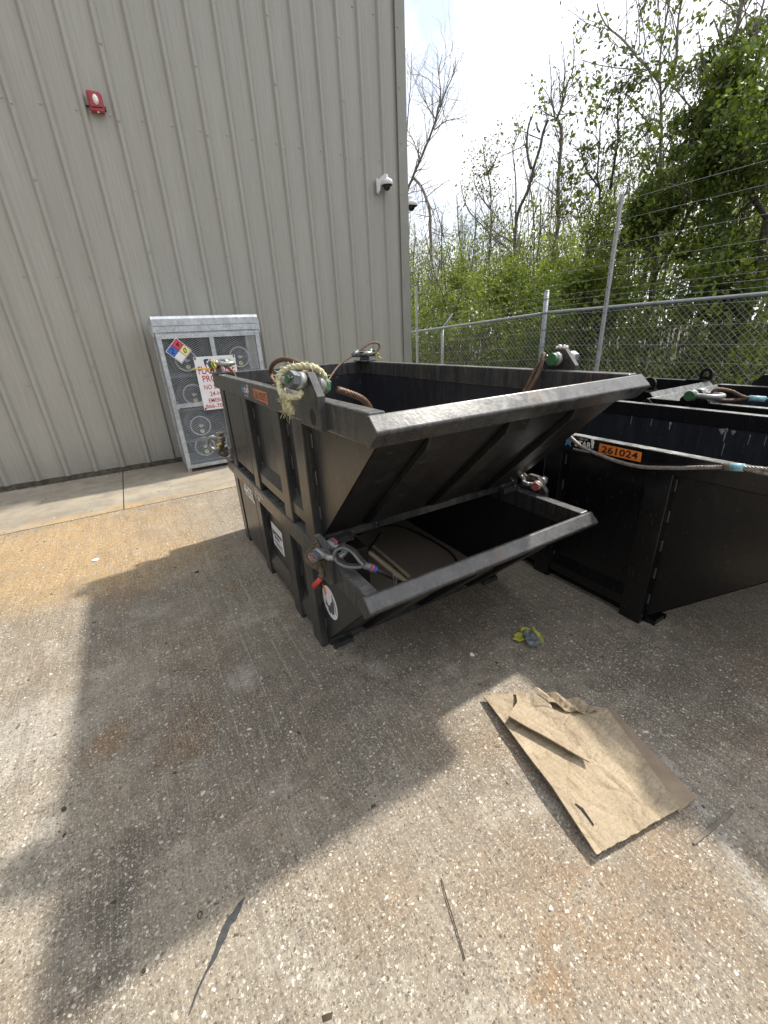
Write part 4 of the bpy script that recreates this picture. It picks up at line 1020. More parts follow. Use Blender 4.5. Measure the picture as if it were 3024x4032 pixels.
rope_thing('wire_sling', 'brown wire rope hanging at the right picture edge inside the far bin', 'sling', [(4.66, 1.30, 1.0), (4.63, 1.28, .96), (4.62, 1.27, .90), (4.62, 1.26, .80), (4.60, 1.2, .6)], .013, 'wire_rust', group=SG)

# ------------------------------------------------------------------ things inside the lower bin
b = MB().mat('wood').box(-.012, .012, -.255, .255, 0, .012); o = b.build('wooden_strip', bevel=.001); o.location = (1.281, 2.21, .040); o.rotation_euler = (0, 0, rad(-2.2))
tag(o, 'long pale wooden strip lying on the floor of the lower bin', 'wood strip')
bm = bmesh.new(); bmesh.ops.create_icosphere(bm, subdivisions=4, radius=.05)
random.seed(11)
from mathutils import noise as mnoise
for v in bm.verts:
    v.co *= 1 + .25 * mnoise.noise(v.co * 30) + .1 * mnoise.noise(v.co * 90); v.co.x *= 1.1; v.co.z *= .55
me = bpy.data.meshes.new('foam_chunk'); bm.to_mesh(me); bm.free(); me.materials.append(MAT['chunk'])
o = bpy.data.objects.new('foam_chunk', me); COL.objects.link(o); o.location = (.78, 1.83, .42); tag(o, 'crumbly tan chunk by the near corner inside the lower bin', 'chunk')
o.location = (.755, 1.87, .50)
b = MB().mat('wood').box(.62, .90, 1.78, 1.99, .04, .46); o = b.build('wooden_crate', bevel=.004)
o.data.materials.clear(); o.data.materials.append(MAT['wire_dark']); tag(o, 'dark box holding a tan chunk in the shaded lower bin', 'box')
rope_thing('wire_sling', 'dark wire rope curving across the floor of the lower bin', 'sling',
    [(.95, 2.5, .06), (1.1, 2.62, .055), (1.218, 2.66, .052), (1.4, 2.74, .052), (1.56, 2.70, .052), (1.659, 2.58, .052), (1.70, 2.277, .052), (1.686, 2.02, .052), (1.585, 1.83, .052), (1.45, 1.72, .06)], .0075, 'wire_dark', group=SG)
rope_thing('wire_sling', 'straight dark wire rope on the bin floor near the tan chunk', 'sling',
    [(.72, 1.95, .40), (.82, 2.05, .20), (.95, 2.2, .08), (1.2, 2.40, .055), (1.45, 2.62, .052)], .007, 'wire_dark', group=SG)
b = MB().mat('blue_cap').cyl((0, 0, 0), (0, 0, .022), .022, 14).ball((0, 0, .02), .018, 10, (1, 1, .6)); o = b.build('blue_cap', None, True); o.location = (1.66, 1.89, .038); tag(o, 'small blue plastic cap in the corner of the lower bin', 'cap')

# ------------------------------------------------------------------ cardboard
def card_sheet(outline, z, mat, thick, seed, lift=None, res=.028, back_mat=None):
    """a wavy corrugated sheet cut to an outline (x,y list), z(x,y) from a noise plus lift()"""
    xs = [p[0] for p in outline]; ys_ = [p[1] for p in outline]
    bm = bmesh.new()
    vs_ = [bm.verts.new((x, y, 0)) for x, y in outline]
    f = bm.faces.new(vs_)
    bmesh.ops.triangulate(bm, faces=[f])
    for c in range(5):
        long_ = [e for e in bm.edges if e.calc_length() > res * 1.5]
        if not long_: break
        bmesh.ops.subdivide_edges(bm, edges=long_, cuts=1)
        bmesh.ops.triangulate(bm, faces=bm.faces[:])
    for v in bm.verts:
        zz = z + .0035 * mnoise.noise(Vector((v.co.x * 9 + seed, v.co.y * 9, 0))) + .002 * mnoise.noise(Vector((v.co.x * 30 + seed, v.co.y * 30, 3)))
        if lift: zz += lift(v.co.x, v.co.y)
        v.co.z = max(zz, .003)
    bm.normal_update()
    if sum(fc.normal.z for fc in bm.faces) < 0: bmesh.ops.reverse_faces(bm, faces=bm.faces[:])
    me = bpy.data.meshes.new('card'); bm.to_mesh(me); bm.free(); me.materials.append(MAT[mat])
    o = bpy.data.objects.new('card', me); COL.objects.link(o)
    sm = o.modifiers.new('solid', 'SOLIDIFY'); sm.thickness = thick; sm.offset = -1
    return o
def ragged(a, b, nseg, amp, seed):
    random.seed(seed); out = []
    for k in range(nseg):
        t = k / nseg; px = a[0] + (b[0] - a[0]) * t; py = a[1] + (b[1] - a[1]) * t
        out.append((px + random.uniform(-amp, amp), py + random.uniform(-amp, amp)))
    out[0] = a; return out
cb = empty('cardboard', (1.13, .62, 0), 'torn flattened cardboard box lying on the concrete at lower right', 'cardboard')
def toc(o, name):
    o.name = name; o.data.name = name
    for v in o.data.vertices: v.co -= Vector(cb.location)
    o.parent = cb; return o
out1 = ragged((1.012, .985), (.875, .350), 8, .001, 1) + ragged((.875, .350), (1.228, .288), 30, .0014, 2) + ragged((1.228, .288), (1.40, .655), 4, .001, 3) + ragged((1.40, .655), (1.15, .915), 6, .004, 4) + ragged((1.15, .915), (1.012, .985), 26, .0035, 5)
lf = lambda x, y: .035 * max(0, min(1, (1.06 - x) / .18)) ** 1.0 * max(0, min(1, (y - .30) / .25)) * max(0, min(1, (1.03 - y) / .2)) + .012
toc(card_sheet(out1, .010, 'card', .005, 1, lf), 'main_sheet')
out2 = ragged((1.222, .286), (1.322, .280), 18, .0015, 6) + ragged((1.322, .280), (1.425, .635), 3, .001, 7) + ragged((1.425, .635), (1.30, .775), 4, .002, 8) + [(1.30, .775), (1.34, .60), (1.28, .45)]
toc(card_sheet(out2, .007, 'card_brown', .004, 5), 'lower_sheet')
# folded-over flap, raised along its left edge
fl = [(1.142, .921), (1.092, .865), (.992, .822), (1.045, .700), (1.108, .538), (1.122, .560), (1.165, .635), (1.165, .69), (1.21, .70), (1.185, .76), (1.215, .815), (1.19, .845), (1.16, .88)]
lf2 = lambda x, y: .024 + .036 * max(0, min(1, (1.14 - x) / .14)) + .016 * max(0, min(1, (x - 1.13) / .06))
toc(card_sheet(fl, .012, 'card', .005, 9, lf2, .022), 'folded_flap')
fl2 = [(1.19, .875), (1.195, .79), (1.235, .735), (1.30, .68), (1.36, .66), (1.33, .74), (1.25, .845)]
lf3 = lambda x, y: .022 + .035 * max(0, min(1, (1.25 - x) / .06)) + .012 * math.sin(x * 110)
toc(card_sheet(fl2, .010, 'card', .004, 13, lf3, .022), 'torn_flap')
b = MB().mat('hole'); b.v = []
tear = [(.945, .475), (.952, .452), (.946, .432), (.937, .402), (.942, .43), (.944, .452), (.940, .474)]
b.prism([(x - 1.13, y - .62) for x, y in tear], 'z', .030, .0395); b.build('tear', cb)

# rag
def crumple(name, outline, mat, z, amp, seed, parent, org):
    o = card_sheet(outline, z, mat, .003, seed, lambda x, y: amp * (mnoise.noise(Vector((x * 38 + seed, y * 38, 0))) + .7) * .9, .012)
    o.name = name; o.data.name = name
    for v in o.data.vertices: v.co -= org
    o.parent = parent
rg = empty('discarded_glove', (1.48, 1.14, 0), 'crumpled yellow and grey glove on the concrete beside the bins', 'glove')
og = Vector((1.48, 1.14, 0))
crumple('yellow_cuff', [(1.402, 1.182), (1.412, 1.150), (1.445, 1.140), (1.475, 1.150), (1.49, 1.165), (1.515, 1.13), (1.50, 1.075), (1.515, 1.07), (1.542, 1.11), (1.555, 1.14), (1.565, 1.185), (1.54, 1.182), (1.53, 1.20), (1.505, 1.215), (1.475, 1.20), (1.45, 1.20)], 'rag_yellow', .008, .012, 3, rg, og)
crumple('grey_palm', [(1.483, 1.185), (1.455, 1.15), (1.425, 1.10), (1.430, 1.082), (1.475, 1.068), (1.498, 1.075), (1.515, 1.12), (1.525, 1.165), (1.505, 1.19)], 'rag_grey', .018, .014, 7, rg, og)

# litter
def litter(name, label, cat, verts, mat, h=.004, z=.002):
    cx = sum(p[0] for p in verts) / len(verts); cy = sum(p[1] for p in verts) / len(verts)
    b = MB().mat(mat).prism([(x - cx, y - cy) for x, y in verts], 'z', 0, h); o = b.build(name); o.location = (cx, cy, z); return tag(o, label, cat)
b = MB().mat('stick').prism([(-.11, -.004), (-.03, -.006), (.11, -.004), (.112, .003), (.02, .006), (-.108, .004)], 'z', 0, .005); o = b.build('flat_stick', bevel=.001); o.location = (1.275, .206, .001); o.rotation_euler = (0, 0, rad(-5)); tag(o, 'flat grey stick on the concrete right of the cardboard', 'stick')
b = MB().mat('litter_dark').tube(smooth([(.448 - .42, .561 - .476, .004), (.430 - .42, .51 - .476, .006), (.412 - .42, .45 - .476, .005), (.392 - .42, .39 - .476, .004)], .01), .0016, 5)
o = b.build('thin_wire'); o.location = (.42, .476, 0); tag(o, 'thin dark straight wire lying on the sunlit concrete', 'wire')
tp = [(-.068, .838), (-.082, .822), (-.10, .812), (-.118, .795), (-.135, .772), (-.155, .750), (-.18, .730), (-.212, .702), (-.246, .668), (-.232, .690), (-.205, .715), (-.182, .74), (-.168, .762), (-.146, .786), (-.128, .806), (-.108, .822)]
tp = [(-.069, .833), (-.086, .811), (-.105, .792), (-.118, .790), (-.137, .767), (-.150, .758), (-.166, .741), (-.194, .723), (-.215, .703), (-.24, .672), (-.246, .668), (-.224, .701), (-.200, .725), (-.178, .746), (-.163, .764), (-.158, .776), (-.146, .790), (-.140, .797), (-.122, .812), (-.108, .816), (-.090, .829)]
litter('tar_streak', 'dark tar streak tapering across the concrete in the foreground', 'tar', tp, 'tar', .0012, .0005)
random.seed(21)
def bit(name, label, cat, x, y, s, mat):
    litter(name, label, cat, [(x + s * random.uniform(.5, 1) * math.cos(a), y + s * random.uniform(.4, 1) * math.sin(a)) for a in [k * math.pi / 3 for k in range(6)]], mat, .004)
bit('paper_scrap', 'white scrap on the rust-stained concrete near the wall', 'scrap', -.55, 3.63, .035, 'litter_white')
bit('paper_scrap', 'white sliver on the sunlit concrete below the cardboard', 'scrap', .665, .343, .007, 'litter_white')
bit('leaf_bit', 'curled dark leaf bit at the edge of the bin shadow', 'leaf', -.565, 1.44, .012, 'litter_dark')
bit('leaf_bit', 'small dark leaf bit on the shaded concrete left of the bins', 'leaf', .10, 2.95, .02, 'litter_dark')
bit('leaf_bit', 'tiny brown twig bit on the concrete near the tar streak', 'twig', -.335, .815, .008, 'litter_dark')
b = MB().mat('litter_dark').tube([(.006 * math.cos(a), .009 * math.sin(a), .002) for a in [k * math.pi / 8 for k in range(16)]], .0012, 5, closed=True)
o = b.build('split_ring'); o.location = (-.19, .86, 0); tag(o, 'small dark ring on the concrete beside the tar streak', 'ring')
bit('pale_chip', 'pale flat chip on the shaded concrete left of the glove', 'chip', 1.16, 1.22, .016, 'paint_white')

rng = np.random.default_rng(33)
Vg, Fg = [], []
for i in range(900):
    x, y = rng.uniform(-2.2, 2.6), rng.uniform(.25, 6.3)
    if rng.random() < .35: y = rng.choice([4.75, 6.36, 6.33]) + rng.normal(0, .03); x = rng.uniform(-2.5, 4.2)
    if y > 6.37 or (.5 < x < 1.85 and 1.6 < y < 3.6): continue
    a = rng.uniform(0, 6.28); s_ = rng.uniform(.0025, .007); e = rng.uniform(1, 2.2)
    q = np.array([[-e, -1, 0], [e, -.8, 0], [e * .8, 1, 0], [-e * .7, .9, 0], [0, 0, 1.1]]) * s_
    R2 = np.array([[math.cos(a), -math.sin(a), 0], [math.sin(a), math.cos(a), 0], [0, 0, 1]])
    b0 = len(Vg); Vg += list(q @ R2.T + np.array([x, y, .0035 if y > 4.75 else .0005])); Fg += [(b0, b0 + 1, b0 + 4), (b0 + 1, b0 + 2, b0 + 4), (b0 + 2, b0 + 3, b0 + 4), (b0 + 3, b0, b0 + 4)]
n = NT('loose_grit'); g = n.new('ShaderNodeNewGeometry')
MAT['grit'] = n.set(n.ramp(g.outputs['Random Per Island'], (0.0, (0.05, 0.035, 0.02)), (0.5, (0.16, 0.12, 0.08)), (1.0, (0.62, 0.58, 0.5))), 0.85)
tag(np_mesh('loose_grit', Vg, F3=Fg, mats=('grit',)), 'loose grit and crumbs scattered over the concrete', 'grit', kind='stuff')

# ------------------------------------------------------------------ fences
FX = 6.0
def fzd(Y):  # ground falls away past the terminal post
    return 0.0 if Y < 4.95 else -.047 * (Y - 4.95)
fx = lambda Y: FX - .03 * (Y - 3.0)
cf = empty('chain_link_fence', (FX, 4.0, 0), 'galvanised chain-link fence with a top rail behind the black bins', 'fence')
OF = Vector(cf.location)
def lf_(b): b.v = [(p[0] - OF.x, p[1] - OF.y, p[2] - OF.z) for p in b.v]; return b
RZ = 1.716
b = MB().mat('fence_pipe')
b.tube([(fx(-4), -4, RZ), (fx(4.9), 4.9, RZ - .005)], .024, 10).tube([(fx(5.02), 5.02, RZ - .012)] + [(fx(y), y, RZ + fzd(y) * .95 - .01) for y in np.linspace(5.2, 14, 20)], .021, 10)
lf_(b).build('top_rail', cf, True)
for Y, hgt, r in ((-1.1, RZ + .03, .036), (1.93, RZ + .02, .036), (4.97, RZ + .30, .038), (7.50, RZ + fzd(7.5), .030), (10.2, RZ + fzd(10.2), .03), (12.8, RZ + fzd(12.8), .03)):
    b = MB().mat('fence_pipe').cyl((fx(Y) + .03, Y, -.25), (fx(Y) + .03, Y, hgt), r, 14)
    if r > .031: b.ball((fx(Y) + .03, Y, hgt), r * 1.05, 12, (1, 1, .5))
    if Y in (7.50, 10.2): b.tube([(fx(Y) + .03, Y, hgt), (fx(Y) + .03 + .05, Y - .02, hgt + .05), (fx(Y) + .22, Y - .1, hgt + .25)], .016, 8)
    if Y == 4.97:
        for zz in (1.9, 1.70, 1.45, 1.2, .9, .5): b.cyl((fx(Y) + .03, Y, zz), (fx(Y) + .03, Y, zz + .022), r + .005, 14)
    lf_(b).build('post', cf, True)
b = MB().mat('fence_wire')
PW = .052 * math.sqrt(2); Y0, Y1 = -2.0, 13.5; ZB = 0.03
for sgn in (1, -1):
    c = Y0 - 1.8
    while c < Y1 + 1.8:
        ya, yb_ = (c, c + 1.66) if sgn > 0 else (c, c - 1.66)
        pts = []
        for t in np.linspace(0, 1, 4):
            Y = ya + (yb_ - ya) * t
            pts.append((fx(Y) - .022 + .004 * sgn, Y, ZB + 1.66 * t + fzd(Y)))
        if max(ya, yb_) > Y0 and min(ya, yb_) < Y1: b.tube(pts, .0021, 4, False)
        c += PW
lf_(b).build('chain_link_mesh', cf)
ef = empty('electric_fence', (FX - .25, 4.0, 0), 'pale posts and many taut wires of a tall security fence before the chain-link', 'fence')
OF = Vector(ef.location)
ex = lambda Y: fx(Y) - .16
for Y, top in ((-.6, 2.96), (3.85, 2.98), (8.15, 2.42)):
    b = MB().mat('fibre_post').box(ex(Y) - .004, ex(Y) + .036, Y - .02, Y + .02, -.2, top)
    b.mat('black')
    z = .4
    while z < top - .03: b.cyl((ex(Y) - .004, Y, z), (ex(Y) - .009, Y, z), .007, 6); z += .155
    lf_(b).build('fence_post', ef, bevel=.003)
for i, r in enumerate((-.0805, -.0462, -.0105, .0265, .048, .060, .0725, .096, .122, .160, .2035, .238)):
    z = H_CAM + 5.85 * r
    b = MB().mat('fence_wire'); pts = []
    for Y in np.linspace(-4, 13.5, 40):
        sag = -.012 * math.sin((Y - 3.85) * .73) ** 2
        zz = z + sag + fzd(Y) * .95
        if zz > .1: pts.append((ex(Y) - .012, Y, zz))
    b.tube(pts, .0019, 4)
    if .04 < r < .075:  # barbs on the strands just above the rail
        Y = -3
        while Y < 13:
            zz = z + fzd(Y) * .95 - .012 * math.sin((Y - 3.85) * .73) ** 2
            b.tube([(ex(Y) - .022, Y - .015, zz + .015), (ex(Y) - .002, Y + .015, zz - .015)], .0018, 3).tube([(ex(Y) - .012, Y - .017, zz - .012), (ex(Y) - .012, Y + .017, zz + .012)], .0018, 3)
            Y += .125
    lf_(b).build('fence_wire', ef)

# ------------------------------------------------------------------ trees
def seg_mesh(name, segs, mat, parent, n=5):
    """segs: list of (p0, p1, r0, r1)"""
    V = []; F = []
    ang = np.arange(n) * 2 * np.pi / n; ca, sa = np.cos(ang), np.sin(ang)
    P0 = np.array([s_[0] for s_ in segs]); P1 = np.array([s_[1] for s_ in segs]); r0 = np.array([s_[2] for s_ in segs]); r1 = np.array([s_[3] for s_ in segs])
    t = P1 - P0; L = np.linalg.norm(t, axis=1, keepdims=True); t = t / np.maximum(L, 1e-6)
    ref = np.where(np.abs(t[:, 2:3]) < .9, np.array([[0, 0, 1.]]), np.array([[1., 0, 0]]))
    u = np.cross(t, ref); u /= np.linalg.norm(u, axis=1, keepdims=True); w = np.cross(t, u)
    ring = u[:, None, :] * ca[None, :, None] + w[:, None, :] * sa[None, :, None]
    A = P0[:, None] + ring * r0[:, None, None]; B = P1[:, None] + ring * r1[:, None, None]
    V = np.concatenate([A, B], 1).reshape(-1, 3)
    base = (np.arange(len(segs)) * 2 * n)[:, None]; k = np.arange(n)[None]
    F = np.stack([base + k, base + (k + 1) % n, base + n + (k + 1) % n, base + n + k], -1).reshape(-1, 4)
    return np_mesh(name, V, F4=F, mats=(mat,), parent=parent, smooth_=True)
def grow(rng, base, height, r0, lean=(0, 0), levels=4, fork=(2, 3), spread=.5, wob=.10, first=.35, ratio=.68, droop=0.0, steps=5):
    segs = []; tips = []
    def branch(p, d, L, r, lev):
        q = p; dd = d; rr = r
        for s_ in range(steps):
            dd = dd + rng.normal(0, wob, 3) + np.array([0, 0, .03 - droop * (levels - lev) * .02]); dd /= np.linalg.norm(dd)
            q2 = q + dd * L / steps; r2 = rr * (.90 if lev else .93)
            segs.append((q, q2, rr, r2)); q, rr = q2, r2
            if lev >= levels - 1: tips.append((q, dd, lev))
            if s_ >= (1 if lev else max(1, int(steps * first))) and lev < levels:
                for _ in range(rng.integers(0, fork[0] + 1)):
                    a = rng.uniform(0, 2 * np.pi); o_ = np.array([math.cos(a), math.sin(a), rng.uniform(-.05, .5)])
                    nd = dd * (1 - spread) + o_ * spread * rng.uniform(.7, 1.3); nd /= np.linalg.norm(nd)
                    branch(q, nd, L * ratio * rng.uniform(.5, 1.0), rr * .55, lev + 1)
        if lev < levels:
            for _ in range(fork[1] - 1):
                nd = dd + rng.normal(0, spread * .6, 3); nd /= np.linalg.norm(nd)
                branch(q, nd, L * ratio * rng.uniform(.6, 1.0), rr * .75, lev + 1)
        else: tips.append((q, dd, lev))
    d0 = np.array([lean[0], lean[1], 1.0]); d0 /= np.linalg.norm(d0)
    branch(np.array(base, float), d0, height * .5, r0, 0)
    return segs, tips
def leaf_quads(rng, C, size, droop=.3, squash=.55):
    """bent leaf: two quads folded along the midrib would double the count; one rhombic quad each"""
    N = len(C)
    a = rng.normal(0, 1, (N, 3)); a[:, 2] -= droop; a /= np.linalg.norm(a, axis=1, keepdims=True)
    b_ = rng.normal(0, 1, (N, 3)); b_ = np.cross(a, b_); b_ /= np.linalg.norm(b_, axis=1, keepdims=True)
    s_ = size * rng.uniform(.45, 1.6, (N, 1)); c_ = np.cross(a, b_)
    v0 = C; v1 = C + a * s_ * .5 + b_ * s_ * squash * .5 + c_ * s_ * .08; v2 = C + a * s_; v3 = C + a * s_ * .5 - b_ * s_ * squash * .5 + c_ * s_ * .08
    V = np.stack([v0, v1, v2, v3], 1).reshape(-1, 3); F = np.arange(N * 4).reshape(-1, 4)
    return V, F
def leaf_mesh(name, rng, tips, n, spread, size, mat, parent, droop=.3, thr=-.05, zthin=None, nsc=1.5):
    """leaves round the twig tips, kept only where a 3-D noise makes a clump; zthin=(z0, z1) thins them out with height"""
    T_ = np.array([t[0] for t in tips])
    idx = rng.integers(0, len(T_), n)
    C = T_[idx] + rng.normal(0, spread, (n, 3)) * rng.uniform(.2, 1.2, (n, 1))
    nz = np.array([mnoise.noise(Vector((x * nsc, y * nsc, z * nsc * 1.2 + n))) for x, y, z in C])
    t_ = np.full(len(C), thr)
    if zthin: t_ = t_ + np.clip((C[:, 2] - zthin[0]) / (zthin[1] - zthin[0]), 0, 1) * .45
    C = C[nz > t_]
    V, F = leaf_quads(rng, C, size, droop)
    return np_mesh(name, V, F4=F, mats=(mat,), parent=parent)
def tree(name, label, cat, loc_, height, r0, seed, leaves, lsp, size, mat, bark='bark', lean=(0, 0), levels=3, group=None, thr=-.05, zthin=None, **kw):
    rng = np.random.default_rng(seed)
    r = empty(name, loc_, label, cat, group)
    segs, tips = grow(rng, (0, 0, -.3), height, r0, lean, levels, **kw)
    seg_mesh('trunk', segs, bark, r, 5)
    if leaves: leaf_mesh('crown', rng, tips, leaves, lsp, size, mat, r, thr=thr, zthin=zthin)
    return r
def limb_tree(name, label, cat, limbs, seed, bark='bark', group=None, twig=(.55, 3, .5), leaves=0, lsp=.2, size=.08, mat='leaf_mid', base_z=-.6, zthin=None, thr=-.05, twig_from=.35):
    """a tree whose limbs are given as polylines [(points, r0, r1)], the first rising from the ground; twigs grow along them"""
    rng = np.random.default_rng(seed)
    p0 = limbs[0][0][0]; r = empty(name, (p0[0], p0[1], base_z + .2), label, cat, group); O_ = np.array(r.location)
    segs = []; tips = []
    for li, (pts, ra, rb) in enumerate(limbs):
        pts = [np.array(p, float) for p in pts]
        if li == 0: pts = [np.array([pts[0][0] + rng.normal(0, .1), pts[0][1] + rng.normal(0, .1), base_z])] + pts
        Q = [np.array(q) for q in smooth(pts, .16)]
        off = np.cumsum(rng.normal(0, .012, (len(Q), 3)), 0) * np.linspace(0, 1, len(Q))[:, None] * np.array([1, .6, .3]); Q = [q + o_ for q, o_ in zip(Q, off)]
        for k in range(len(Q) - 1):
            f0, f1 = k / (len(Q) - 1), (k + 1) / (len(Q) - 1)
            segs.append((Q[k] - O_, Q[k + 1] - O_, ra + (rb - ra) * f0, ra + (rb - ra) * f1))
            if f0 > (twig_from if li == 0 else .08) and rng.random() < twig[2]:
                d = Q[k + 1] - Q[k]; d /= np.linalg.norm(d)
                for _ in range(rng.integers(1, 3)):
                    dd = d * .75 + rng.normal(0, .55, 3) + np.array([0, 0, .25]); dd /= np.linalg.norm(dd)
                    sg, tp = [], []
                    def br(p, dd, L, r_, lev):
                        q = p
                        for s_ in range(4):
                            dd = dd + rng.normal(0, .16, 3) + np.array([0, 0, .05]); dd = dd / np.linalg.norm(dd); q2 = q + dd * L / 4
                            segs.append((q - O_, q2 - O_, r_, r_ * .86)); q = q2; r_ *= .86
                            if lev > 0 and rng.random() < .55:
                                nd = dd + rng.normal(0, .6, 3); br(q, nd / np.linalg.norm(nd), L * rng.uniform(.4, .75), r_ * .65, lev - 1)
                            if lev <= 1: tips.append((q - O_, dd, 0))
                    br(Q[k], dd, twig[0] * rng.uniform(.5, 1.4), min((ra + (rb - ra) * f0) * .45, .016), twig[1] - 1)
    seg_mesh('trunk', segs, bark, r, 5)
    if leaves and tips: leaf_mesh('crown', rng, tips, leaves, lsp, size, mat, r, thr=thr, zthin=zthin)
    return r

TG = 'leafy trees beyond the fence'; BG = 'bare trees beyond the fence'
limb_tree('leafy_tree', 'tall dark green tree rising to the picture top at the right', 'tree',
    [([(9.6, 4.1, 1.6), (9.6, 4.2, 2.3), (9.6, 4.41, 3.02), (9.6, 4.53, 3.53), (9.6, 4.74, 4.06), (9.65, 4.88, 4.53), (9.7, 4.94, 5.02), (9.7, 4.91, 5.42), (9.7, 4.92, 5.93), (9.7, 4.95, 6.7)], .10, .02),
     ([(9.6, 4.53, 3.5), (9.55, 4.5, 3.81), (9.5, 4.41, 4.26), (9.5, 4.51, 4.58), (9.5, 4.45, 5.2), (9.4, 4.4, 5.9)], .05, .012), ([(9.6, 4.45, 3.1), (9.3, 4.8, 3.5), (9.1, 5.1, 3.7), (8.9, 5.4, 3.75)], .035, .01), ([(9.6, 4.3, 2.6), (9.2, 4.0, 3.0), (8.9, 3.7, 3.1)], .03, .01),
     ([(9.65, 4.8, 4.4), (9.3, 5.2, 4.9), (9.1, 5.45, 5.2)], .025, .008), ([(9.6, 4.7, 4.0), (9.2, 4.3, 4.3), (8.9, 4.0, 4.6)], .025, .008)],
    101, 'bark_pale', TG, (.95, 4, .95), 62000, .20, .070, 'leaf_dark', zthin=(4.6, 7.2), thr=.05, twig_from=.05)
tree('leafy_tree', 'vine-covered green tree at the right picture edge', 'tree', (9.2, 3.3, -.1), 6.6, .09, 102, 46000, .30, .070, 'leaf_dark', group=TG, levels=3, first=.15, spread=.55, thr=.08, zthin=(4, 7))
tree('leafy_tree', 'dense olive green tree left of the tallest green tree', 'tree', (9.8, 5.75, -.1), 5.6, .08, 103, 44000, .28, .070, 'leaf_dark', group=TG, levels=3, first=.12, spread=.55, thr=.06, zthin=(3.4, 5.6))
limb_tree('leafy_tree', 'slim half-bare tree with sparse brownish leaves beside the sky gap', 'tree',
    [([(10, 7.0, 2.6), (10, 7.05, 4.0), (10, 7.18, 4.52), (10, 7.23, 5.08), (10, 7.25, 5.54), (10, 7.02, 5.94)], .05, .012), ([(10, 6.9, 4.2), (10, 6.87, 5.04), (10, 6.97, 5.44), (10, 6.97, 5.96)], .035, .01), ([(10, 7.1, 4.2), (10, 7.6, 4.8), (10, 7.8, 5.3)], .02, .008)],
    104, 'bark_dark', TG, (.75, 4, .9), 4200, .12, .085, 'leaf_brown', thr=-.1)
tree('leafy_tree', 'young fresh green tree behind the pale security post', 'tree', (9.4, 6.5, -.15), 3.9, .05, 105, 20000, .26, .072, 'leaf_mid', group=TG, levels=3, first=.1, spread=.6, thr=.0)
tree('leafy_tree', 'bright green bushy tree behind the terminal post', 'tree', (9.6, 8.3, -.2), 3.9, .05, 106, 18000, .28, .072, 'leaf_mid', group=TG, levels=3, first=.1, spread=.6, thr=.05)
tree('leafy_tree', 'light green bushy tree in the middle of the fence line', 'tree', (10.2, 10.2, -.3), 4.2, .05, 107, 16000, .30, .075, 'leaf_pale', group=TG, levels=3, first=.1, spread=.6, thr=.05)
tree('leafy_tree', 'yellow-green tree near the building corner', 'tree', (9.8, 12.2, -.4), 4.9, .06, 108, 16000, .30, .075, 'leaf_pale', group=TG, levels=3, first=.12, spread=.6, thr=.05)
tree('leafy_tree', 'pale green tree hugging the building corner edge', 'tree', (9.6, 13.7, -.4), 4.8, .06, 109, 13000, .30, .075, 'leaf_pale', group=TG, levels=3, first=.15, spread=.6, thr=.05)
limb_tree('bare_tree', 'tall bare tree spreading fine branches beside the building edge', 'tree',
    [([(11, 17.0, 5.0), (11, 16.21, 6.46), (11, 15.81, 6.84), (11, 15.3, 7.23), (11, 14.75, 7.7), (11, 14.37, 8.05), (11, 14.19, 8.33)], .10, .035),
     ([(11, 14.19, 8.33), (11, 14.16, 8.77), (11, 14.31, 9.21), (11, 14.14, 9.62)], .03, .008), ([(11, 14.19, 8.33), (11, 13.84, 8.65), (11, 13.44, 8.87), (11, 13.36, 9.09)], .025, .008),
     ([(11, 14.37, 8.05), (11, 14.87, 8.63), (11, 15.12, 9.14), (11, 15.18, 9.45)], .025, .008), ([(11, 14.5, 7.85), (11, 13.89, 7.88), (11, 13.32, 7.74), (11, 12.79, 7.67)], .022, .006),
     ([(11, 15.81, 6.91), (11, 15.31, 6.51), (11, 14.91, 5.94), (11, 14.77, 5.56), (11, 14.7, 4.0)], .05, .06), ([(11, 16.17, 8.3), (11, 15.93, 9.2), (11, 15.78, 9.62), (11, 15.68, 10.33)], .025, .008), ([(11, 15.3, 7.23), (11, 15.7, 7.9), (11, 16.1, 8.4)], .025, .01)],
    201, 'bark_pale', BG, (.95, 4, .95), 0)
limb_tree('bare_tree', 'bare crooked tree in the gap left of the forked dead trunk', 'tree',
    [([(12, 12.6, 3.0), (12, 12.66, 4.98), (12, 12.73, 5.63), (12, 12.91, 6.29), (12, 13.16, 6.85), (12, 13.24, 7.23)], .06, .012), ([(12, 12.91, 6.29), (12, 12.57, 6.56), (12, 12.3, 6.93)], .03, .008), ([(12, 12.7, 5.3), (12, 13.3, 5.9), (12, 13.6, 6.5)], .03, .008)],
    202, 'bark', BG, (.8, 3, .9), 1600, .10, .075, 'leaf_brown', thr=-.05)
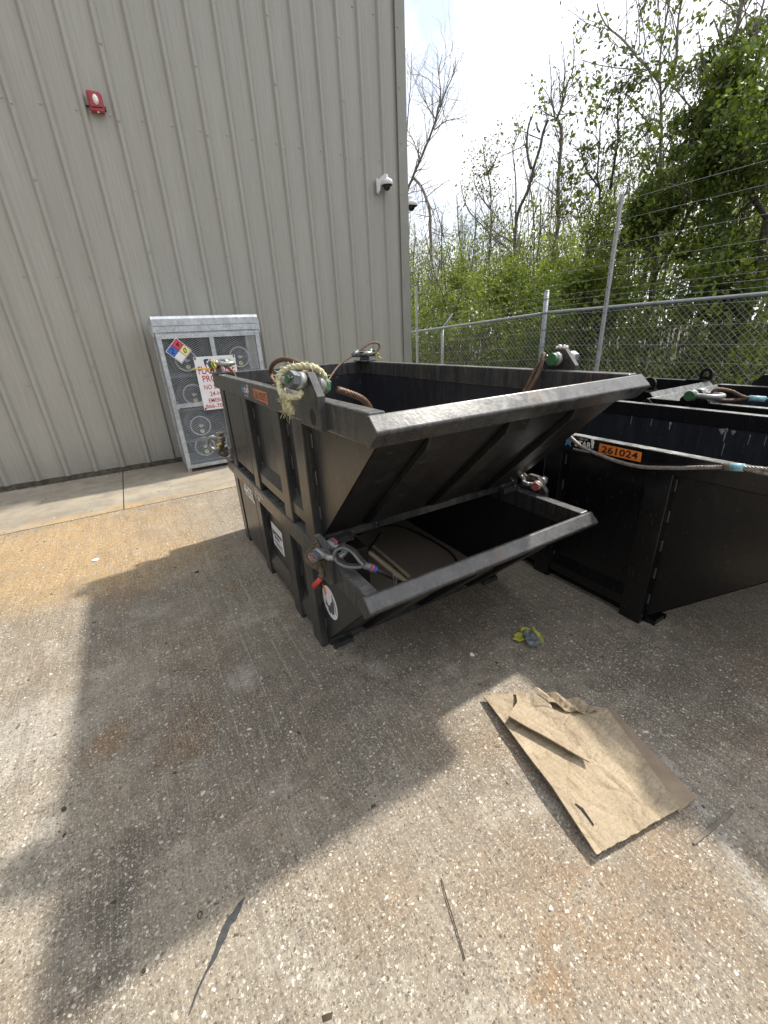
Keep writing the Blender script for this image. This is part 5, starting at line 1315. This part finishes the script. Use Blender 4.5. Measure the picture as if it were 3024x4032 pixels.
limb_tree('bare_tree', 'forked dead trunk with bare broken limbs against the white sky', 'tree',
    [([(11.5, 10.95, 1.8), (11.5, 10.99, 3.08), (11.5, 11.05, 3.9), (11.5, 11.06, 4.73), (11.5, 10.72, 5.27), (11.5, 10.57, 5.76), (11.5, 10.38, 6.21), (11.5, 10.34, 6.5), (11.5, 10.19, 6.75)], .085, .035),
     ([(11.5, 10.34, 6.5), (11.5, 10.44, 6.62), (11.5, 10.5, 6.75)], .032, .02), ([(11.5, 10.55, 5.75), (11.5, 10.7, 6.06), (11.5, 10.78, 6.39), (11.5, 10.79, 6.7), (11.5, 10.73, 6.95)], .045, .022),
     ([(11.5, 11.02, 4.6), (11.5, 11.11, 5.64), (11.5, 11.32, 6.51), (11.5, 11.13, 6.71), (11.5, 11.35, 7.29)], .03, .008), ([(11.5, 11.05, 4.0), (11.2, 11.8, 4.5), (11.0, 12.3, 5.0)], .03, .01)],
    203, 'bark', BG, (.6, 3, .3), 500, .12, .075, 'leaf_mid')
limb_tree('bare_tree', 'slender bare tree, the tallest in the open sky gap', 'tree',
    [([(12, 9.8, 2.4), (12, 9.87, 4.28), (12, 9.91, 4.51), (12, 10.04, 5.3), (12, 10.06, 5.72), (12, 10.09, 6.24), (12, 10.13, 6.55), (12, 10.25, 6.78)], .075, .045),
     ([(12, 10.25, 6.78), (12, 10.08, 7.01), (12, 9.98, 7.26), (12, 9.92, 7.46), (12, 9.81, 7.6), (12, 9.78, 7.89), (12, 9.83, 8.3)], .035, .008), ([(12, 10.08, 7.01), (12, 10.08, 7.39), (12, 10.08, 7.75), (12, 10.21, 8.36)], .025, .007),
     ([(12, 10.25, 6.78), (12, 10.36, 7.07), (12, 10.48, 7.4), (12, 10.51, 7.74), (12, 10.62, 8.3)], .03, .007), ([(12, 10.34, 6.91), (12, 10.68, 7.13), (12, 10.96, 7.38)], .02, .006), ([(12, 9.95, 4.9), (12, 9.7, 5.3), (12, 9.55, 5.7)], .02, .008)],
    204, 'bark', BG, (.6, 3, .85), 260, .10, .075, 'leaf_mid', twig_from=.4)
limb_tree('bare_tree', 'thin leaning sapling crossing in front of the green trees', 'tree',
    [([(10, 9.2, 2.2), (10, 9.6, 3.32), (10, 10.43, 3.94), (10, 11.42, 4.7), (10, 11.74, 5.11), (10, 12.0, 5.7)], .04, .012)], 205, 'bark', BG, (.6, 3, .7), 500, .12, .08, 'leaf_pale', twig_from=.2)
limb_tree('bare_tree', 'grey twiggy tree reaching the picture top beside the green trees', 'tree',
    [([(10.5, 6.1, 3.2), (10.5, 6.26, 4.91), (10.5, 6.41, 5.66), (10.5, 6.55, 6.25), (10.5, 6.55, 6.77), (10.5, 6.53, 7.24), (10.5, 6.5, 8.0)], .06, .012),
     ([(10.5, 6.47, 5.86), (10.5, 6.89, 6.33), (10.5, 7.48, 6.95), (10.5, 7.89, 7.34), (10.5, 8.17, 7.78)], .03, .012), ([(10.5, 6.41, 5.66), (10.5, 6.21, 5.89), (10.5, 6.22, 6.3), (10.5, 6.29, 6.77), (10.5, 6.2, 7.6)], .03, .01), ([(10.5, 6.3, 5.0), (10.5, 6.9, 5.6), (10.5, 7.2, 6.0)], .02, .008)],
    206, 'bark_pale', BG, (1.0, 3, .85), 2600, .16, .085, 'leaf_brown', thr=.0)

# undergrowth and far wood: masses nobody could count
rng = np.random.default_rng(7)
N = 100000
Yg = rng.uniform(-3, 15.5, N); Xg = rng.uniform(7.0, 10.4, N)
top = 1.5 + .45 * np.sin(Yg * 1.7 + Xg) + .35 * np.sin(Yg * 3.9 + 1.3 * Xg) + np.where(Yg < 7, .9, .5)
Zg = -.3 + (top + .35) * rng.beta(1.4, 1.5, N)
clumpn = np.array([mnoise.noise(Vector((x * 1.4, y * 1.4, z * 1.4))) for x, y, z in zip(Xg, Yg, Zg)])
kp = clumpn > -.05
C = np.stack([Xg, Yg, Zg], 1)[kp]
V, F = leaf_quads(rng, C, .085, .3)
o = np_mesh('undergrowth', V, F4=F, mats=('leaf_mid',)); tag(o, 'tangled green undergrowth along the foot of the fence', 'undergrowth', kind='stuff')
segs = []
for i in range(700):
    x, y = rng.uniform(6.8, 9.8), rng.uniform(-3, 15); p = np.array([x, y, -.3]); d = np.array([rng.normal(0, .3), rng.normal(0, .3), 1.0]); r_ = rng.uniform(.004, .014)
    for s_ in range(5):
        d = d + rng.normal(0, .22, 3); d[2] = max(d[2], .2); d /= np.linalg.norm(d); q = p + d * rng.uniform(.3, .55); segs.append((p, q, r_, r_ * .8)); p = q; r_ *= .8
o = seg_mesh('brambles', segs, 'bark_dark', None, 4); tag(o, 'tangle of thin brown stems behind the fence', 'brambles', kind='stuff')
segs = []; tips = []
for i in range(520):
    x, y = rng.uniform(12.5, 30), 0
    y = x * rng.uniform(.1, 1.75)
    hgt = rng.uniform(4.5, 8.5) * (x / 17) ** .7; p = np.array([x, y, -.5]); d = np.array([rng.normal(0, .05), rng.normal(0, .05), 1.0]); r_ = rng.uniform(.025, .075)
    for s_ in range(9):
        d = d + rng.normal(0, .07, 3); d /= np.linalg.norm(d); q = p + d * hgt / 9; segs.append((p, q, r_, r_ * .88)); p = q; r_ *= .88
        if s_ > 2:
            for _ in range(3):
                dd = d + rng.normal(0, .6, 3); dd /= np.linalg.norm(dd); qq = q + dd * rng.uniform(.3, 1.1); segs.append((q, qq, r_ * .35, r_ * .12))
                for _ in range(2):
                    d3 = dd + rng.normal(0, .5, 3) + np.array([0, 0, .2]); d3 /= np.linalg.norm(d3); q3 = q + (qq - q) * rng.uniform(.3, 1); segs.append((q3, q3 + d3 * rng.uniform(.2, .7), .006, .0025))
                tips.append((qq, dd, 0)); tips.append(((q + qq) / 2, dd, 0))
o = seg_mesh('far_wood', segs, 'bark_far', None, 4); tag(o, 'distant mass of bare stems behind the trees', 'wood', kind='stuff')
o = leaf_mesh('far_foliage', rng, [t for t in tips if t[0][2] < 5.6], 90000, .35, .11, 'leaf_pale', None, thr=-.1); tag(o, 'distant pale green leaves low among the stems', 'foliage', kind='stuff')

# sub-parts: hang small pieces on the part that carries them (all share their thing's frame)
SUB = {'pin_head': 'pin', 'nut': 'pin', 'smoked_dome': 'dome_housing', 'door_mesh': 'door_frame', 'padlock': 'door_frame', 'sticker_print': 'round_sticker', 'label_print': 'paper_label', 'gauge': 'valve'}
for top in [o for o in bpy.data.objects if o.parent is None]:
    kids = list(top.children); by = {}
    for k in kids: by.setdefault(k.name.split('.')[0], k)
    for k in kids:
        b0 = k.name.split('.')[0]
        if b0 in SUB and SUB[b0] in by: k.parent = by[SUB[b0]]
    if 'number_sticker' in by:
        num = [k for k in kids if k.name.split('.')[0] == 'lettering' and k.data.materials[0] in (MAT['black'], MAT['bin_grey'])]
        for k in num: k.parent = by['number_sticker']
    if 'red_quarter' in by:
        for k, q in zip([k for k in kids if k.name.split('.')[0] == 'digit'], ('red_quarter', 'blue_quarter', 'yellow_quarter')): k.parent = by[q]
